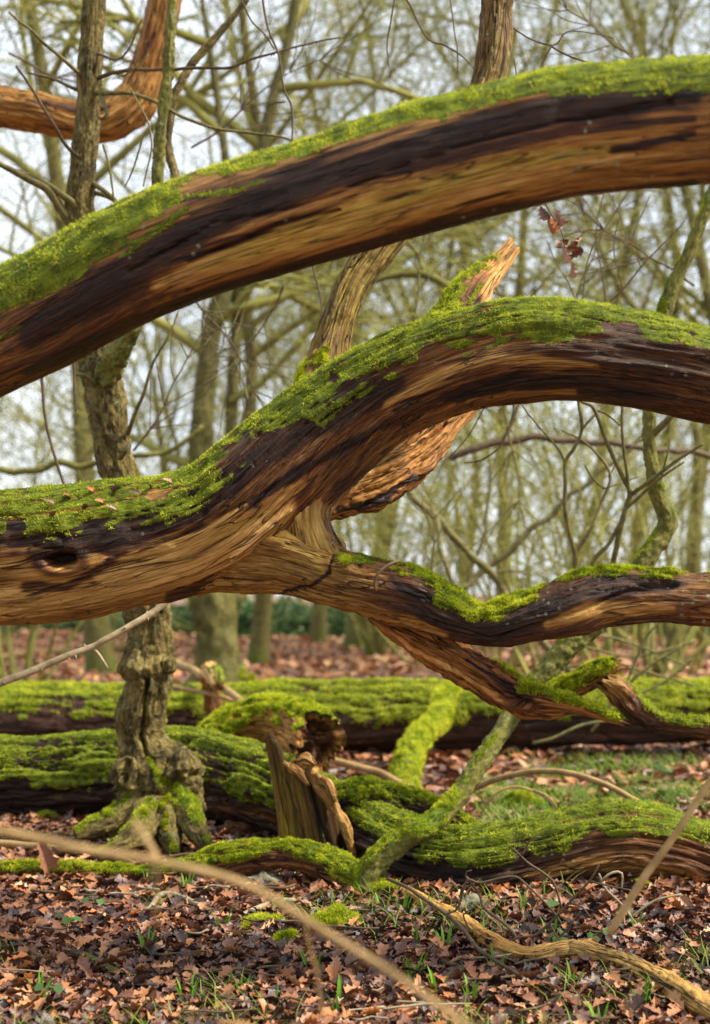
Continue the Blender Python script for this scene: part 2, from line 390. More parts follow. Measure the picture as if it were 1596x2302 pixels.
def limb(name, pts, mat, parent=None, ds=0.008, sides=96, lump=0.10, groove=0.05, crack=0.05, gk=3.5, gs=1.4, twist=0.0, seed=1,
         moss_amt=1.0, moss_h=0.007, blades=0, blade_len=0.012, blade_w=0.0026, ends=('cap', 'cap'), jag=0.06, hollow=0.0, strokes=(),
         dents=(), world=False, lump_f=1.0, moss_tone=0.0, base_stain=None, knobs=0.0, **kw):
    """pts rows: x, y, depth, radius_px, moss_threshold(nz), stain, algae, squash.  Returns (object, info)."""
    rows = []
    for r in pts:
        r = list(r) + [None] * (8 - len(r))
        x, y, d, rp = r[:4]
        mo = 2.0 if r[4] is None else r[4]; stn = 0.45 if r[5] is None else r[5]
        alg = 0.0 if r[6] is None else r[6]; sq = 1.0 if r[7] is None else r[7]
        if world: rows.append([x, y, d, rp, mo, stn, alg, sq])
        else: rows.append([*P(x, y, d), rp * d / F, mo, stn, alg, sq])
    L = length_of(rows); n = max(8, int(L / ds) + 1)
    q, s = crom(rows, n)
    pxc = to_px(q[:, :3]); wgt_ = np.where((pxc[:, 0] > -90) & (pxc[:, 0] < 1690) & (pxc[:, 1] > -120) & (pxc[:, 1] < 2420), 1.0, .15)   # coarser where it runs out of the picture
    cw = np.concatenate([[0], np.cumsum((wgt_[1:] + wgt_[:-1]) / 2)]); n = max(8, int(cw[-1]) + 1)
    pos_ = np.interp(np.linspace(0, cw[-1], n), cw, np.arange(len(s)))
    q = np.stack([np.interp(pos_, np.arange(len(s)), q[:, k_]) for k_ in range(q.shape[1])], 1); s = np.interp(pos_, np.arange(len(s)), s)
    c = q[:, :3]; r = np.maximum(q[:, 3], 0.0008)
    T, N, B = frames(c)
    th = np.linspace(0, 2 * np.pi, sides, endpoint=False)
    ct, stn_ = np.cos(th), np.sin(th)
    D = N[:, None] * ct[None, :, None] + B[:, None] * stn_[None, :, None]
    sq = q[:, 7][:, None]
    rad = r[:, None] * np.ones(sides)[None]
    base = c[:, None] + D * rad[..., None]
    ph = th[None] + twist * s[:, None]
    r0 = float(np.mean(r))
    off = rng.uniform(0, 50, 3)
    gv = np.stack([np.broadcast_to(s[:, None] / r0 * 0.12 * gs * 2, ph.shape), np.cos(ph) * gk, np.sin(ph) * gk], -1)
    lumps = fbm(base / (r0 * 2.2) * lump_f + off, 3, seed)
    lean = gv + 0.35 * fbm(base / (r0 * 1.5) + 9, 2, seed + 40)[..., None]
    groo = fbm(lean + off, 4, seed + 5, 0.6)
    rid = vnoise(lean * np.array([0.7, 0.8, 0.8]) + off + 31, seed + 9)
    rid2 = vnoise(lean * np.array([1.3, 2.1, 2.1]) + off + 71, seed + 13)
    crk = np.exp(-(rid / 0.035) ** 2) + 0.55 * np.exp(-(rid2 / 0.06) ** 2)
    disp = rad * (lump * lumps + groove * groo - crack * crk)
    if knobs:
        disp += rad * .045 * fbm(base * 55 + off, 3, seed + 77)
        kn = vnoise(base / (r0 * 0.55) + off, seed + 3); disp += rad * knobs * np.maximum(kn, 0) ** 1.5
    up = D[..., 2]
    mn = fbm(base * 9 + off, 3, seed + 20); mg = fbm(lean * 1.2 + 5, 2, seed + 22)
    moss = sstep(-0.30, 0.30, up - q[:, 4][:, None] + 0.34 * mn + 0.2 * mg) * moss_amt
    moss = moss * (1 - 0.95 * np.clip(crk * 1.2, 0, 1)) * (1 - .55 * sstep(.15, .6, -groo) * (groove > .05))
    stain_shade = np.broadcast_to(q[:, 5][:, None], ph.shape).copy()
    algae = np.broadcast_to(q[:, 6][:, None], ph.shape).copy()
    disp += moss * moss_h * (1 + 0.8 * fbm(base * 28, 2, seed + 30))
    front = (D @ FWD) < 0.25
    if strokes:
        px = to_px(base.reshape(-1, 3)).reshape(*ph.shape, 2)
        sel = front
        pxs = px[sel]; fibre = fbm(np.stack([np.broadcast_to(s[:, None] * 3.0, ph.shape), np.cos(ph) * 13, np.sin(ph) * 13], -1)[sel], 3, seed + 90, .6)
        wob = 1 + 0.35 * groo[sel] + 0.25 * mg[sel] + .40 * fibre
        for kind, line, val, *rest in strokes:
            dd = stroke_dist(pxs, line) * np.clip(wob, 0.3, 2)
            wgt = 1 - sstep(0.45, 1.25, dd)
            if kind == 'stain_shade': stain_shade[sel] = stain_shade[sel] * (1 - wgt) + val * wgt
            elif kind == 'algae': algae[sel] = algae[sel] * (1 - wgt) + val * wgt
            elif kind == 'moss': moss[sel] = moss[sel] * (1 - wgt) + val * wgt
            elif kind == 'raise': disp[sel] += val * wgt
    moss = sstep(.38, .68, moss + .20 * fbm(base * 34 + 3, 2, seed + 95) * (moss < .995) + .12 * vnoise(base * 90, seed + 96)) * (moss > .02)
    V = base + D * disp[..., None]
    if (q[:, 7] != 1).any():
        V = c[:, None] + (V - c[:, None]) - B[:, None] * (((V - c[:, None]) * B[:, None]).sum(-1) * (1 - sq))[..., None]
    for (x, y, d, rx, ry, dep) in dents:
        pxv = to_px(V.reshape(-1, 3)).reshape(*ph.shape, 2)
        dd = np.hypot((pxv[..., 0] - x) / rx, (pxv[..., 1] - y) / ry)
        w = np.where(front, 1 - sstep(0.55, 1.0, dd + 0.12 * groo), 0); rim = np.where(front, np.exp(-((dd - 1.25) / 0.35) ** 2), 0)
        V -= D * (w * dep)[..., None]; V += D * (rim * dep * 0.16)[..., None]
        stain_shade = stain_shade * (1 - w) + 1.0 * w; stain_shade = np.clip(stain_shade + 0.35 * rim, 0, 1); moss = moss * (1 - w)
    for e, idx, sg in ((ends[0], 0, -1), (ends[1], n - 1, 1)):
        if e == 'jag':
            jn = fbm(np.stack([np.cos(th) * 2.2, np.sin(th) * 2.2, np.full(sides, seed * 1.7)], -1), 4, seed + 50, 0.7) * jag
            dist = np.abs(s - s[idx]); w = np.clip(1 - dist / (3.0 * jag + 0.02), 0, 1)
            V += (T * w[:, None] * sg)[:, None] * jn[None, :, None]
    grain = np.stack([np.broadcast_to(s[:, None], ph.shape), np.cos(ph) * r0, np.sin(ph) * r0], -1) + off * 0.3
    grain[..., 0] += 0.02 * fbm(base * 8, 2, seed + 60)
    verts = V.reshape(-1, 3); quads = grid_quads(n, sides)
    extra, tris, att = [], [], []
    for e, idx, sg in ((ends[0], 0, -1), (ends[1], n - 1, 1)):
        if e == 'open': continue
        ring = np.arange(sides) + idx * sides
        depth = hollow if e == 'jag' and hollow else -0.15 * r[idx]
        if e == 'jag' and hollow:                       # inner wall and floor of a hollow end
            rr = V[idx]; cen = rr.mean(0)
            b0 = len(verts) + len(extra)
            inner1 = cen + (rr - cen) * 0.80 - sg * T[idx] * 0.004
            inner2 = c[idx] + (rr - cen) * 0.62 - sg * T[idx] * hollow
            extra += list(inner1) + list(inner2) + [c[idx] - sg * T[idx] * hollow]
            att += [0.35] * sides + [.72] * (sides + 1)  # floor darker than the lip: the hollow's shade put into the colour
            j = np.arange(sides); j2 = (j + 1) % sides
            for A, Bn in ((ring, b0 + j), (b0 + j, b0 + sides + j)):
                quads = np.vstack([quads, np.stack([A, Bn, Bn[j2], A[j2]] if sg > 0 else [A, A[j2], Bn[j2], Bn], -1)])
            cc = b0 + 2 * sides
            tris += [(b0 + sides + a, cc, b0 + sides + b_) for a, b_ in zip(j, j2)]
        else:
            cc = len(verts) + len(extra); extra.append(V[idx].mean(0) - sg * T[idx] * depth * 0.6); att.append(0.5)
            tris += [(ring[a], cc, ring[(a + 1) % sides]) if sg < 0 else (ring[(a + 1) % sides], cc, ring[a]) for a in range(sides)]
    m_f, st_f, al_f, gr_f = moss.ravel(), stain_shade.ravel(), algae.ravel(), grain.reshape(-1, 3)
    if extra:
        ne = len(extra); verts = np.vstack([verts, np.array(extra)])
        m_f = np.concatenate([m_f, np.zeros(ne)]); st_f = np.concatenate([st_f, np.array(att)])
        al_f = np.concatenate([al_f, np.zeros(ne)])
        gr_f = np.vstack([gr_f, np.array(extra) * 0.6])
    me = make_mesh(name, verts, quads, tris if tris else None, mat, dict(grain=gr_f, moss=m_f, stain_shade=st_f, algae=al_f))
    o = obj(name, me, parent, **kw)
    if blades: moss_blades(o, V, moss, blades, blade_len, blade_w, tone_shift=moss_tone, seed=seed)
    return o, dict(V=V, moss=moss, D=D, c=c, r=r, s=s, T=T)

def blade_mesh(name, p, d, ln, wd, tone, mat):
    """single bent-triangle blades"""
    n = len(p)
    side = np.cross(d, rng.normal(size=(n, 3))); side /= np.linalg.norm(side, axis=1)[:, None] + 1e-9
    v = np.empty((n, 3, 3))
    v[:, 0] = p - side * (wd / 2)[:, None]; v[:, 1] = p + side * (wd / 2)[:, None]; v[:, 2] = p + d * ln[:, None]
    return make_mesh(name, v.reshape(-1, 3), None, np.arange(3 * n).reshape(n, 3), mat, dict(tone=np.repeat(np.clip(tone, 0, 1), 3)), smooth=False)

def moss_blades(parent, V, moss, count, ln, wd, tone_shift=0.0, seed=0, closed=True):
    if closed: V = np.concatenate([V, V[:, :1]], 1); moss = np.concatenate([moss, moss[:, :1]], 1)
    du = V[1:, :-1] - V[:-1, :-1]; dv = V[:-1, 1:] - V[:-1, :-1]
    nrm = np.cross(dv, du); area = np.linalg.norm(nrm, axis=-1); nrm /= area[..., None] + 1e-12
    cen = V[:-1, :-1]
    toc = CAMP - cen; toc /= np.linalg.norm(toc, axis=-1)[..., None]
    if (((nrm * (cen - cen.mean(1, keepdims=True))).sum(-1)) < 0).mean() > 0.5: nrm = -nrm
    w = area * sstep(0.35, 0.75, moss[:-1, :-1]) * (((nrm * toc).sum(-1)) > -0.45)
    cum = np.cumsum(w.ravel())
    if cum[-1] <= 0: return
    idx = np.searchsorted(cum, rng.uniform(0, cum[-1], count)); idx = np.minimum(idx, cum.size - 1)
    i, j = np.unravel_index(idx, w.shape)
    p = V[i, j] + du[i, j] * rng.uniform(0, 1, count)[:, None] + dv[i, j] * rng.uniform(0, 1, count)[:, None]
    nn = nrm[i, j]
    clump = fbm(p * 38, 2, seed + 7)
    d = nn * 0.75 + rng.normal(size=(count, 3)) * 0.42 + np.array([0, 0, 0.15])
    d /= np.linalg.norm(d, axis=1)[:, None]
    l = ln * rng.uniform(0.5, 1.25, count) * np.clip(1 + 0.55 * clump, 0.3, 1.8)
    tone = 0.53 + 0.26 * fbm(p * 9, 3, seed + 3) + 0.32 * clump + rng.normal(0, 0.15, count) + tone_shift
    me = blade_mesh('moss', p - nn * 0.002, d, l, wd * rng.uniform(0.6, 1.4, count), tone, M['moss'])
    obj('moss', me, parent, kind='stuff')

def tube(pts, radii, sides=5, ds=None, wob=0.0, seed=0):
    """plain tapered tube -> verts, quads, tris (world points)"""
    rows = np.column_stack([np.asarray(pts, float), np.asarray(radii, float)])
    L = length_of(rows); n = len(rows) if ds is None else max(4, int(L / ds))
    q, s = crom(rows, n)
    c, r = q[:, :3].copy(), np.maximum(q[:, 3], 0.0004)
    if wob: c += wob * np.stack([fbm(c * f + seed, 2, seed + k) for k, f in enumerate((6, 6, 6))], -1)
    T, N, B = frames(c); th = np.linspace(0, 2 * np.pi, sides, endpoint=False)
    V = c[:, None] + r[:, None, None] * (N[:, None] * np.cos(th)[None, :, None] + B[:, None] * np.sin(th)[None, :, None])
    v = V.reshape(-1, 3); qd = grid_quads(n, sides)
    v = np.vstack([v, c[-1] + T[-1] * r[-1], c[0] - T[0] * r[0]])
    e = n * sides; a = np.arange(sides)
    tr = np.vstack([np.stack([(n - 1) * sides + a, (n - 1) * sides + (a + 1) % sides, np.full(sides, e)], -1),
                    np.stack([(a + 1) % sides, a, np.full(sides, e + 1)], -1)])
    return v, qd, tr

class Soup:
    def __init__(s): s.v, s.q, s.t, s.n = [], [], [], 0
    def add(s, v, q, t):
        s.v.append(v); s.q.append(q + s.n); s.t.append(t + s.n); s.n += len(v)
    def mesh(s, name, mat, smooth=True):
        v = np.vstack(s.v)
        return make_mesh(name, v, np.vstack(s.q), np.vstack(s.t), mat, dict(grain=v, moss=np.zeros(len(v))), smooth)

def px_line(line):
    return [P(x, y, d) for x, y, d, r in line], [r * d / F for x, y, d, r in line]

def twig_thing(name, label, cat, stem, sides_, mat, wob=0.006, ds=0.02, group=None, nsides=7, world=False, base=None, nubs=0, parent=None):
    """a stick: stem part plus its own side twigs"""
    conv = (lambda l: ([np.array(a[:3]) for a in l], [a[3] for a in l])) if world else px_line
    p, r = conv(stem)
    root = parent or thing(name, label, cat, base if base is not None else p[0], group)
    sd_ = abs(hash(label)) % 97 if False else int(abs(p[0][0] * 37 + p[0][2] * 91 + len(stem))) % 97
    s = Soup(); s.add(*tube(p, r, nsides, ds, wob, sd_))
    for k in range(nubs):
        i = random.randint(0, len(p) - 2); t = random.random(); a = p[i] * (1 - t) + p[i + 1] * t
        dv = rng.normal(size=3); dv /= np.linalg.norm(dv)
        s.add(*tube([a, a + dv * r[i] * 1.0, a + dv * r[i] * 1.9], [r[i] * .45, r[i] * .35, r[i] * .12], 5))
    obj('stem', s.mesh('stem', mat), root)
    for l in sides_:
        p2, r2 = conv(l); s = Soup(); s.add(*tube(p2, r2, 5, ds, wob * .7, sd_ + 3))
        obj('side_twig', s.mesh('side_twig', mat), root)
    return root

# ------------------------------------------------------------------ the ground
def ground_h(x, y):
    p = np.stack([np.asarray(x) * 0.55, np.asarray(y) * 0.55, np.zeros_like(np.asarray(x, float))], -1)
    h = 0.035 * fbm(p, 3, 5)
    return h * sstep(1.0, 3.0, np.asarray(y, float))

def build_ground():
    xs = np.concatenate([-np.geomspace(300, 6, 24), np.linspace(-5.7, 5.7, 100), np.geomspace(6, 300, 24)])
    ys = np.concatenate([[-300, -80, -25, -8, -3, 0], np.linspace(1, 12, 110), np.geomspace(12.2, 400, 50)])
    X, Y = np.meshgrid(xs, ys)
    Z = ground_h(X, Y) + 0.9 * fbm(np.stack([X * .03, Y * .03, 0 * X], -1), 2, 9) * sstep(18, 60, Y)
    v = np.stack([X, Y, Z], -1)
    n, k = X.shape
    a = np.arange(n - 1)[:, None] * k + np.arange(k - 1)[None]
    q = np.stack([a, a + 1, a + k + 1, a + k], -1).reshape(-1, 4)
    obj('ground', make_mesh('ground', v, q, None, M['ground']), kind='structure', label='woodland floor of dark leaf mould under the oak leaf litter')
build_ground()

# ------------------------------------------------------------------ the fallen oak: trunk across the picture and its limbs
def W(line, w):                        # polyline with one width
    n = len(line)
    return [(x, y, w * (.35 if i in (0, n - 1) else 1)) for i, (x, y) in enumerate(line)] if w > 9 else [(x, y, w) for x, y in line]

fallen = thing('fallen_oak', 'big fallen oak trunk with mossy humped limb, knot hole and forked lower limbs', 'fallen tree', (-4.3, 3.9, 0.0))
main_pts = [(-3200, 2000, 3.9, 185, .4, .8), (-2200, 1690, 3.8, 175, .4, .8), (-1200, 1420, 3.7, 165, .35, .7), (-350, 1275, 3.62, 152, .35, .55),
            (82, 1252, 3.6, 146, .18, .50), (260, 1228, 3.6, 142, .26, .46), (430, 1195, 3.6, 136, .45, .46), (560, 1120, 3.6, 132, .42, .6),
            (700, 998, 3.6, 128, .12, .74), (845, 890, 3.58, 112, .02, .74), (1000, 822, 3.55, 106, .02, .62), (1150, 787, 3.53, 112, .06, .62),
            (1300, 788, 3.5, 108, .22, .70), (1450, 815, 3.5, 100, .35, .74), (1620, 852, 3.5, 97, .3, .7), (1900, 900, 3.5, 92, .3, .7), (2300, 940, 3.5, 80, .4, .6)]
main_strokes = [
    ('stain_shade', W([(-100, 1400), (82, 1345), (300, 1290), (450, 1245), (560, 1190), (650, 1140)], 66), .25),
    ('stain_shade', W([(300, 1262), (470, 1190), (600, 1130), (680, 1085)], 26), .33),
    ('stain_shade', W([(-100, 1210), (82, 1195), (260, 1205), (420, 1140), (560, 1060), (700, 950), (800, 890), (900, 860)], 38), .90),
    ('stain_shade', W([(60, 1318), (150, 1318), (235, 1268), (300, 1225)], 9), .75),
    ('stain_shade', W([(470, 1165), (620, 1080), (740, 1000), (880, 925)], 24), .58),
    ('stain_shade', W([(560, 1130), (700, 1045), (860, 965), (990, 895)], 12), .92),
    ('stain_shade', W([(640, 1210), (700, 1130), (730, 1075), (850, 995), (960, 940), (1050, 912)], 26), .56),
    ('stain_shade', W([(870, 908), (1000, 835), (1100, 806), (1200, 806), (1340, 820)], 17), .22),
    ('stain_shade', W([(1000, 895), (1150, 862), (1300, 862), (1513, 890)], 22), .93),
    ('stain_shade', W([(1050, 895), (1150, 880), (1290, 878)], 8), .5),
    ('stain_shade', W([(380, 1345), (520, 1300), (620, 1250)], 8), .75),
    ('stain_shade', W([(515, 1255), (572, 1200), (650, 1140)], 13), .02), ('raise', W([(515, 1255), (572, 1200), (650, 1140)], 12), .012),
    ('raise', W([(400, 1330), (520, 1280), (620, 1225)], 10), -.010),
    ('algae', W([(480, 1210), (600, 1150)], 30), .45), ('algae', W([(350, 1345), (520, 1312)], 14), .35),
    ('raise', W([(82, 1230), (300, 1250), (460, 1180), (620, 1090), (760, 990), (900, 905), (1050, 850)], 3.5), -.007),
    ('raise', W([(640, 1095), (760, 1020), (900, 945), (1020, 900)], 4), -.008),
]
trunk, tinfo = limb('trunk', main_pts, M['wood'], fallen, ds=0.0064, sides=190, lump=.07, groove=.05, crack=.035, gk=4.5, twist=.35, seed=3,
    strokes=main_strokes, dents=[(138, 1258, 3.5, 42, 24, .06)], blades=150000, blade_len=.0085, blade_w=.0026, moss_h=.005, ends=('cap', 'cap'))

low_pts = [(440, 1225, 3.62, 100, 2, .42, .1), (570, 1245, 3.58, 84, 2, .42, .25), (665, 1266, 3.54, 76, 1.6, .42, .4), (750, 1298, 3.5, 68, .9, .48, .35),
           (860, 1328, 3.45, 67, .85, .6, .15), (962, 1356, 3.4, 63, .42, .8), (1054, 1401, 3.37, 47, .30, .8), (1112, 1406, 3.36, 48, .4, .8),
           (1185, 1388, 3.35, 55, .62, .72), (1268, 1368, 3.35, 66, .85, .65), (1345, 1347, 3.36, 61, .8, .62), (1440, 1343, 3.36, 60, .8, .62),
           (1530, 1347, 3.36, 59, .8, .6), (1750, 1365, 3.36, 54, .8, .6), (2100, 1440, 3.4, 46, .8, .6)]
low_strokes = [
    ('stain_shade', W([(880, 1300), (970, 1365), (1050, 1412), (1120, 1415), (1220, 1372), (1350, 1325), (1513, 1312)], 30), .93),
    ('stain_shade', W([(640, 1330), (800, 1365), (900, 1392), (1000, 1432)], 18), .40), ('stain_shade', W([(1230, 1405), (1320, 1370), (1513, 1368)], 24), .34),
    ('stain_shade', W([(600, 1195), (690, 1230), (720, 1270)], 30), .36), ('algae', W([(600, 1290), (700, 1270), (800, 1290)], 26), .55),
    ('raise', W([(640, 1335), (700, 1318), (738, 1285), (750, 1240)], 3), -.006), ('raise', W([(760, 1322), (830, 1328), (900, 1345)], 3), -.012),
    ('raise', W([(980, 1395), (1100, 1432), (1250, 1392), (1400, 1330), (1513, 1312)], 4), -.014),
    ('stain_shade', W([(630, 1336), (700, 1318), (738, 1285), (750, 1240)], 3.5), .95),
]
low, linfo = limb('limb', low_pts, M['wood'], fallen, ds=.005, sides=128, lump=.13, groove=.09, crack=.06, gk=3.6, twist=.8, seed=11, strokes=low_strokes,
    blades=42000, blade_len=.010, blade_w=.0026, label='sinuous lower limb with a mossy saddle')
limb('limb', [(830, 960, 3.70, 55, 2, .7), (745, 1058, 3.60, 66, 2, .55), (692, 1135, 3.56, 60, 2, .36, .1), (690, 1195, 3.55, 55, 2, .33, .3), (712, 1255, 3.54, 58, 2, .42, .35), (760, 1310, 3.52, 50, 2, .5, .3)],
     M['wood'], fallen, ds=.006, sides=100, lump=.16, groove=.12, crack=.05, gk=3.2, seed=19, strokes=[('stain_shade', W([(745, 1130), (738, 1190), (748, 1235)], 12), .5), ('stain_shade', W([(700, 1120), (650, 1180)], 16), .2)], label='buttress of pale wood webbing the fork')
limb('limb', [(840, 1372, 3.5, 26, 2, .5), (925, 1428, 3.48, 36, 2, .45), (1010, 1474, 3.45, 42, 2, .45), (1092, 1524, 3.42, 46, .75, .55),
              (1150, 1558, 3.4, 42, .6, .6), (1205, 1570, 3.38, 26, .5, .65), (1300, 1590, 3.34, 15, .45, .6), (1388, 1621, 3.3, 5, .6, .5)],
     M['wood_red'], fallen, ds=.005, sides=88, lump=.12, groove=.20, crack=.12, gk=3.2, seed=21, blades=9000, blade_len=.011, ends=('cap', 'jag'), jag=.03,
     strokes=[('raise', W([(930, 1440), (1050, 1500), (1130, 1570), (1200, 1590)], 7), -.02), ('stain_shade', W([(1050, 1480), (1150, 1550), (1200, 1572)], 12), .95),
              ('stain_shade', W([(900, 1440), (1000, 1492), (1100, 1560), (1140, 1590)], 12), .34), ('stain_shade', W([(1210, 1575), (1390, 1620)], 9), .45)],
     label='split heartwood limb hanging down to a splintered tip')
limb('limb', [(1125, 1560, 3.41, 24, 2, .55), (1180, 1593, 3.40, 19, 2, .5), (1235, 1604, 3.38, 12, 2, .4), (1288, 1597, 3.37, 5, 2, .3)],
     M['wood_red'], fallen, ds=.005, sides=44, lump=.1, groove=.2, crack=.1, gk=2.4, seed=23, ends=('cap', 'jag'), jag=.02, label='short torn splinter under the hanging limb')
limb('limb', [(650, 1140, 3.74, 60, 2, .4), (745, 1108, 3.80, 56, 2, .36), (830, 1079, 3.86, 57, 2, .34), (900, 1044, 3.93, 52, 2, .38), (960, 1000, 4.0, 42, 2, .4),
              (1018, 945, 4.07, 27, 2, .42), (1075, 890, 4.14, 19, 2, .45), (1140, 820, 4.2, 12, 2, .45)],
     M['wood_pale'], fallen, ds=.006, sides=96, lump=.12, groove=.2, crack=.10, gk=3.4, seed=27, ends=('cap', 'jag'), jag=.04,
     strokes=[('stain_shade', W([(760, 1148), (850, 1120), (930, 1070)], 9), .9), ('stain_shade', W([(800, 1090), (900, 1000), (980, 930)], 5), .05),
              ('stain_shade', W([(790, 1060), (900, 975), (980, 905)], 16), .66), ('raise', W([(820, 1095), (920, 1030), (1000, 950)], 5), -.02)],
     label='frayed barkless limb rising behind the fork')
limb('limb', [(860, 1050, 3.90, 30, 2, .5), (930, 985, 3.95, 24, 2, .45), (985, 935, 4.0, 16, 2, .45), (1040, 880, 4.05, 8, 2, .45)],
     M['wood_pale'], fallen, ds=.008, sides=44, lump=.1, groove=.2, crack=.1, gk=2.8, seed=29, ends=('cap', 'jag'), jag=.03, label='thin split prong of the frayed limb')
limb('limb', [(725, 900, 3.66, 70, .2, .6), (737, 825, 3.70, 50, .25, .55), (752, 748, 3.74, 38, .9, .52, .6), (790, 645, 3.80, 36, 2, .5, .6), (855, 550, 3.86, 41, 2, .5, .5),
              (960, 395, 3.95, 41, 2, .5, .4), (1060, 262, 4.02, 41, 2, .55, .4), (1098, 185, 4.06, 38, 2, .55, .4), (1113, 80, 4.1, 36, 2, .55, .4), (1120, -60, 4.14, 33, 2, .55, .4), (1130, -300, 4.2, 28, 2, .42)],
     M['wood_olive'], fallen, ds=.007, sides=84, lump=.1, groove=.13, crack=.12, gk=3.0, seed=33, blades=9000, blade_len=.010, label='upright barkless limb passing behind the arching log')
limb('limb', [(960, 850, 3.80, 85, .5, .7), (1010, 755, 3.9, 64, .1, .7), (1062, 662, 4.0, 46, .12, .55), (1106, 612, 4.08, 31, .5, .3), (1152, 556, 4.15, 19, 1.2, .25)],
     M['wood_pale'], fallen, ds=.006, sides=84, lump=.1, groove=.10, crack=.08, gk=3.0, seed=37, blades=9000, blade_len=.011, ends=('cap', 'jag'), jag=.03,
     strokes=[('moss', W([(1085, 690), (1110, 640), (1140, 590)], 22), 0), ('stain_shade', W([(1090, 690), (1112, 640), (1150, 575)], 20), .18)],
     label='snapped stub with a pale splintered tip')
s = Soup(); pp, rr = px_line([(895, 1262, 3.28, 3), (872, 1272, 3.26, 4), (850, 1290, 3.25, 4), (842, 1310, 3.25, 3.5), (845, 1328, 3.26, 3)])
s.add(*tube(pp, rr, 6, .006, .003, 3))
put(bpy.data.objects.new('dead_twig', s.mesh('dead_twig', M['twig'])), None, 'short crooked grey twig caught on the lower limb by the fork', 'twig')

# ------------------------------------------------------------------ the arching log above
arch = thing('arching_log', 'smooth barkless log arching overhead with bright moss along its crest', 'log', (-4.2, 4.0, 0.0))
arch_pts = [(-2600, 2330, 3.9, 150, .5, .8), (-1700, 1780, 3.6, 145, .5, .7), (-800, 1195, 3.3, 138, .4, .6), (-200, 850, 3.1, 130, .30, .62), (95, 705, 3.0, 126, .10, .60), (300, 594, 2.92, 131, .36, .50), (500, 517, 2.85, 134, .72, .42),
            (700, 458, 2.78, 137, .60, .38), (900, 393, 2.71, 140, .55, .36), (1100, 341, 2.65, 139, .45, .36), (1220, 312, 2.61, 141, .30, .38), (1300, 300, 2.59, 138, .33, .40),
            (1513, 282, 2.52, 135, .42, .45), (1750, 275, 2.45, 131, .6, .5), (2200, 320, 2.35, 125, .6, .5), (3000, 560, 2.3, 110, .6, .5)]
arch_strokes = [
    ('moss', [(-80, 690, 55), (90, 605, 62), (190, 545, 52), (290, 492, 36), (400, 438, 14)], .84), ('moss', [(500, 388, 10), (640, 342, 18), (800, 290, 21), (950, 248, 22), (1100, 214, 24)], .82),
    ('moss', [(1080, 218, 18), (1190, 188, 32), (1300, 185, 38), (1420, 178, 30), (1580, 170, 30)], .82), ('moss', [(270, 575, 6), (330, 530, 12), (420, 470, 8)], .75), ('moss', [(420, 440, 5), (520, 430, 8), (590, 405, 5)], .7),
    ('stain_shade', W([(-100, 850), (82, 770), (250, 690), (380, 620)], 70), .62),
    ('stain_shade', W([(350, 640), (600, 545), (900, 455), (1200, 372), (1420, 345)], 42), .22),
    ('stain_shade', W([(60, 760), (220, 655), (400, 545), (520, 480), (700, 410), (900, 345), (1100, 285), (1300, 238), (1560, 215)], 46), .88),
    ('stain_shade', W([(820, 403), (950, 368), (1120, 325), (1300, 290), (1560, 268)], 22), .82),
    ('stain_shade', W([(1380, 335), (1560, 300)], 30), .95),
    ('stain_shade', W([(60, 838), (250, 755), (400, 692), (700, 597), (1000, 510), (1560, 410)], 26), .86),  # underside shade put into the colour along the lower edge
    ('stain_shade', W([(600, 500), (800, 440)], 10), .52),
    ('stain_shade', W([(530, 395), (440, 430), (350, 475)], 16), .55),
    ('stain_shade', W([(290, 610), (480, 500), (640, 470), (760, 430), (900, 375), (1060, 320), (1250, 275), (1513, 230)], 4), 1.0), ('stain_shade', W([(420, 590), (620, 510), (760, 470)], 3.5), .95),
    ('algae', W([(450, 600), (700, 520), (950, 430), (1150, 365), (1400, 325)], 34), .85),
    ('raise', W([(290, 610), (480, 500), (640, 470), (760, 430), (900, 375), (1060, 320), (1250, 275), (1513, 230)], 3.5), -.010),
    ('raise', W([(420, 590), (620, 510), (760, 470)], 3), -.008),
]
limb('log', arch_pts, M['wood'], arch, ds=.0075, sides=150, lump=.035, groove=.022, crack=.012, gk=5.0, twist=.12, seed=41, strokes=arch_strokes,
     blades=85000, blade_len=.0085, blade_w=.0025, moss_h=.004, moss_tone=.1)

# ------------------------------------------------------------------ the gnarled living tree
gnarl = thing('gnarled_tree', 'gnarled living tree with burled mossy foot standing between the logs', 'tree', G(360, 1880))
D0 = 5.25
gt = [(352, 1925, D0, 96, .0, .4), (356, 1850, D0, 88, .45, .4), (358, 1785, D0, 86, .7, .4), (350, 1735, D0, 84, .8, .4), (328, 1690, D0, 62, 1.2, .4), (317, 1648, D0, 49, 2, .4),
      (318, 1598, D0, 56, 2, .4), (332, 1535, D0, 50, 2, .4), (332, 1493, D0, 57, 2, .4), (338, 1425, D0, 47, 2, .4), (334, 1362, D0, 50, 2, .4), (320, 1270, D0 - .05, 47, 2, .4),
      (298, 1170, D0 - .1, 43, 1.5, .4), (275, 1080, D0 - .1, 42, 1.2, .4), (258, 1010, D0 - .1, 39, 1.2, .4), (240, 915, D0 - .12, 39, 1.3, .4), (226, 830, D0 - .12, 44, 1.3, .4),
      (205, 720, D0 - .13, 38, 2, .4), (188, 600, D0 - .14, 33, 2, .4), (179, 490, D0 - .15, 31, 2, .4), (185, 395, D0 - .15, 29, 2, .4), (198, 255, D0 - .15, 28, 2, .4), (206, 100, D0 - .15, 26, 2, .4), (214, -80, D0 - .15, 24, 2, .4), (225, -400, D0 - .15, 18, 2, .4), (230, -800, D0 - .1, 9, 2, .4)]
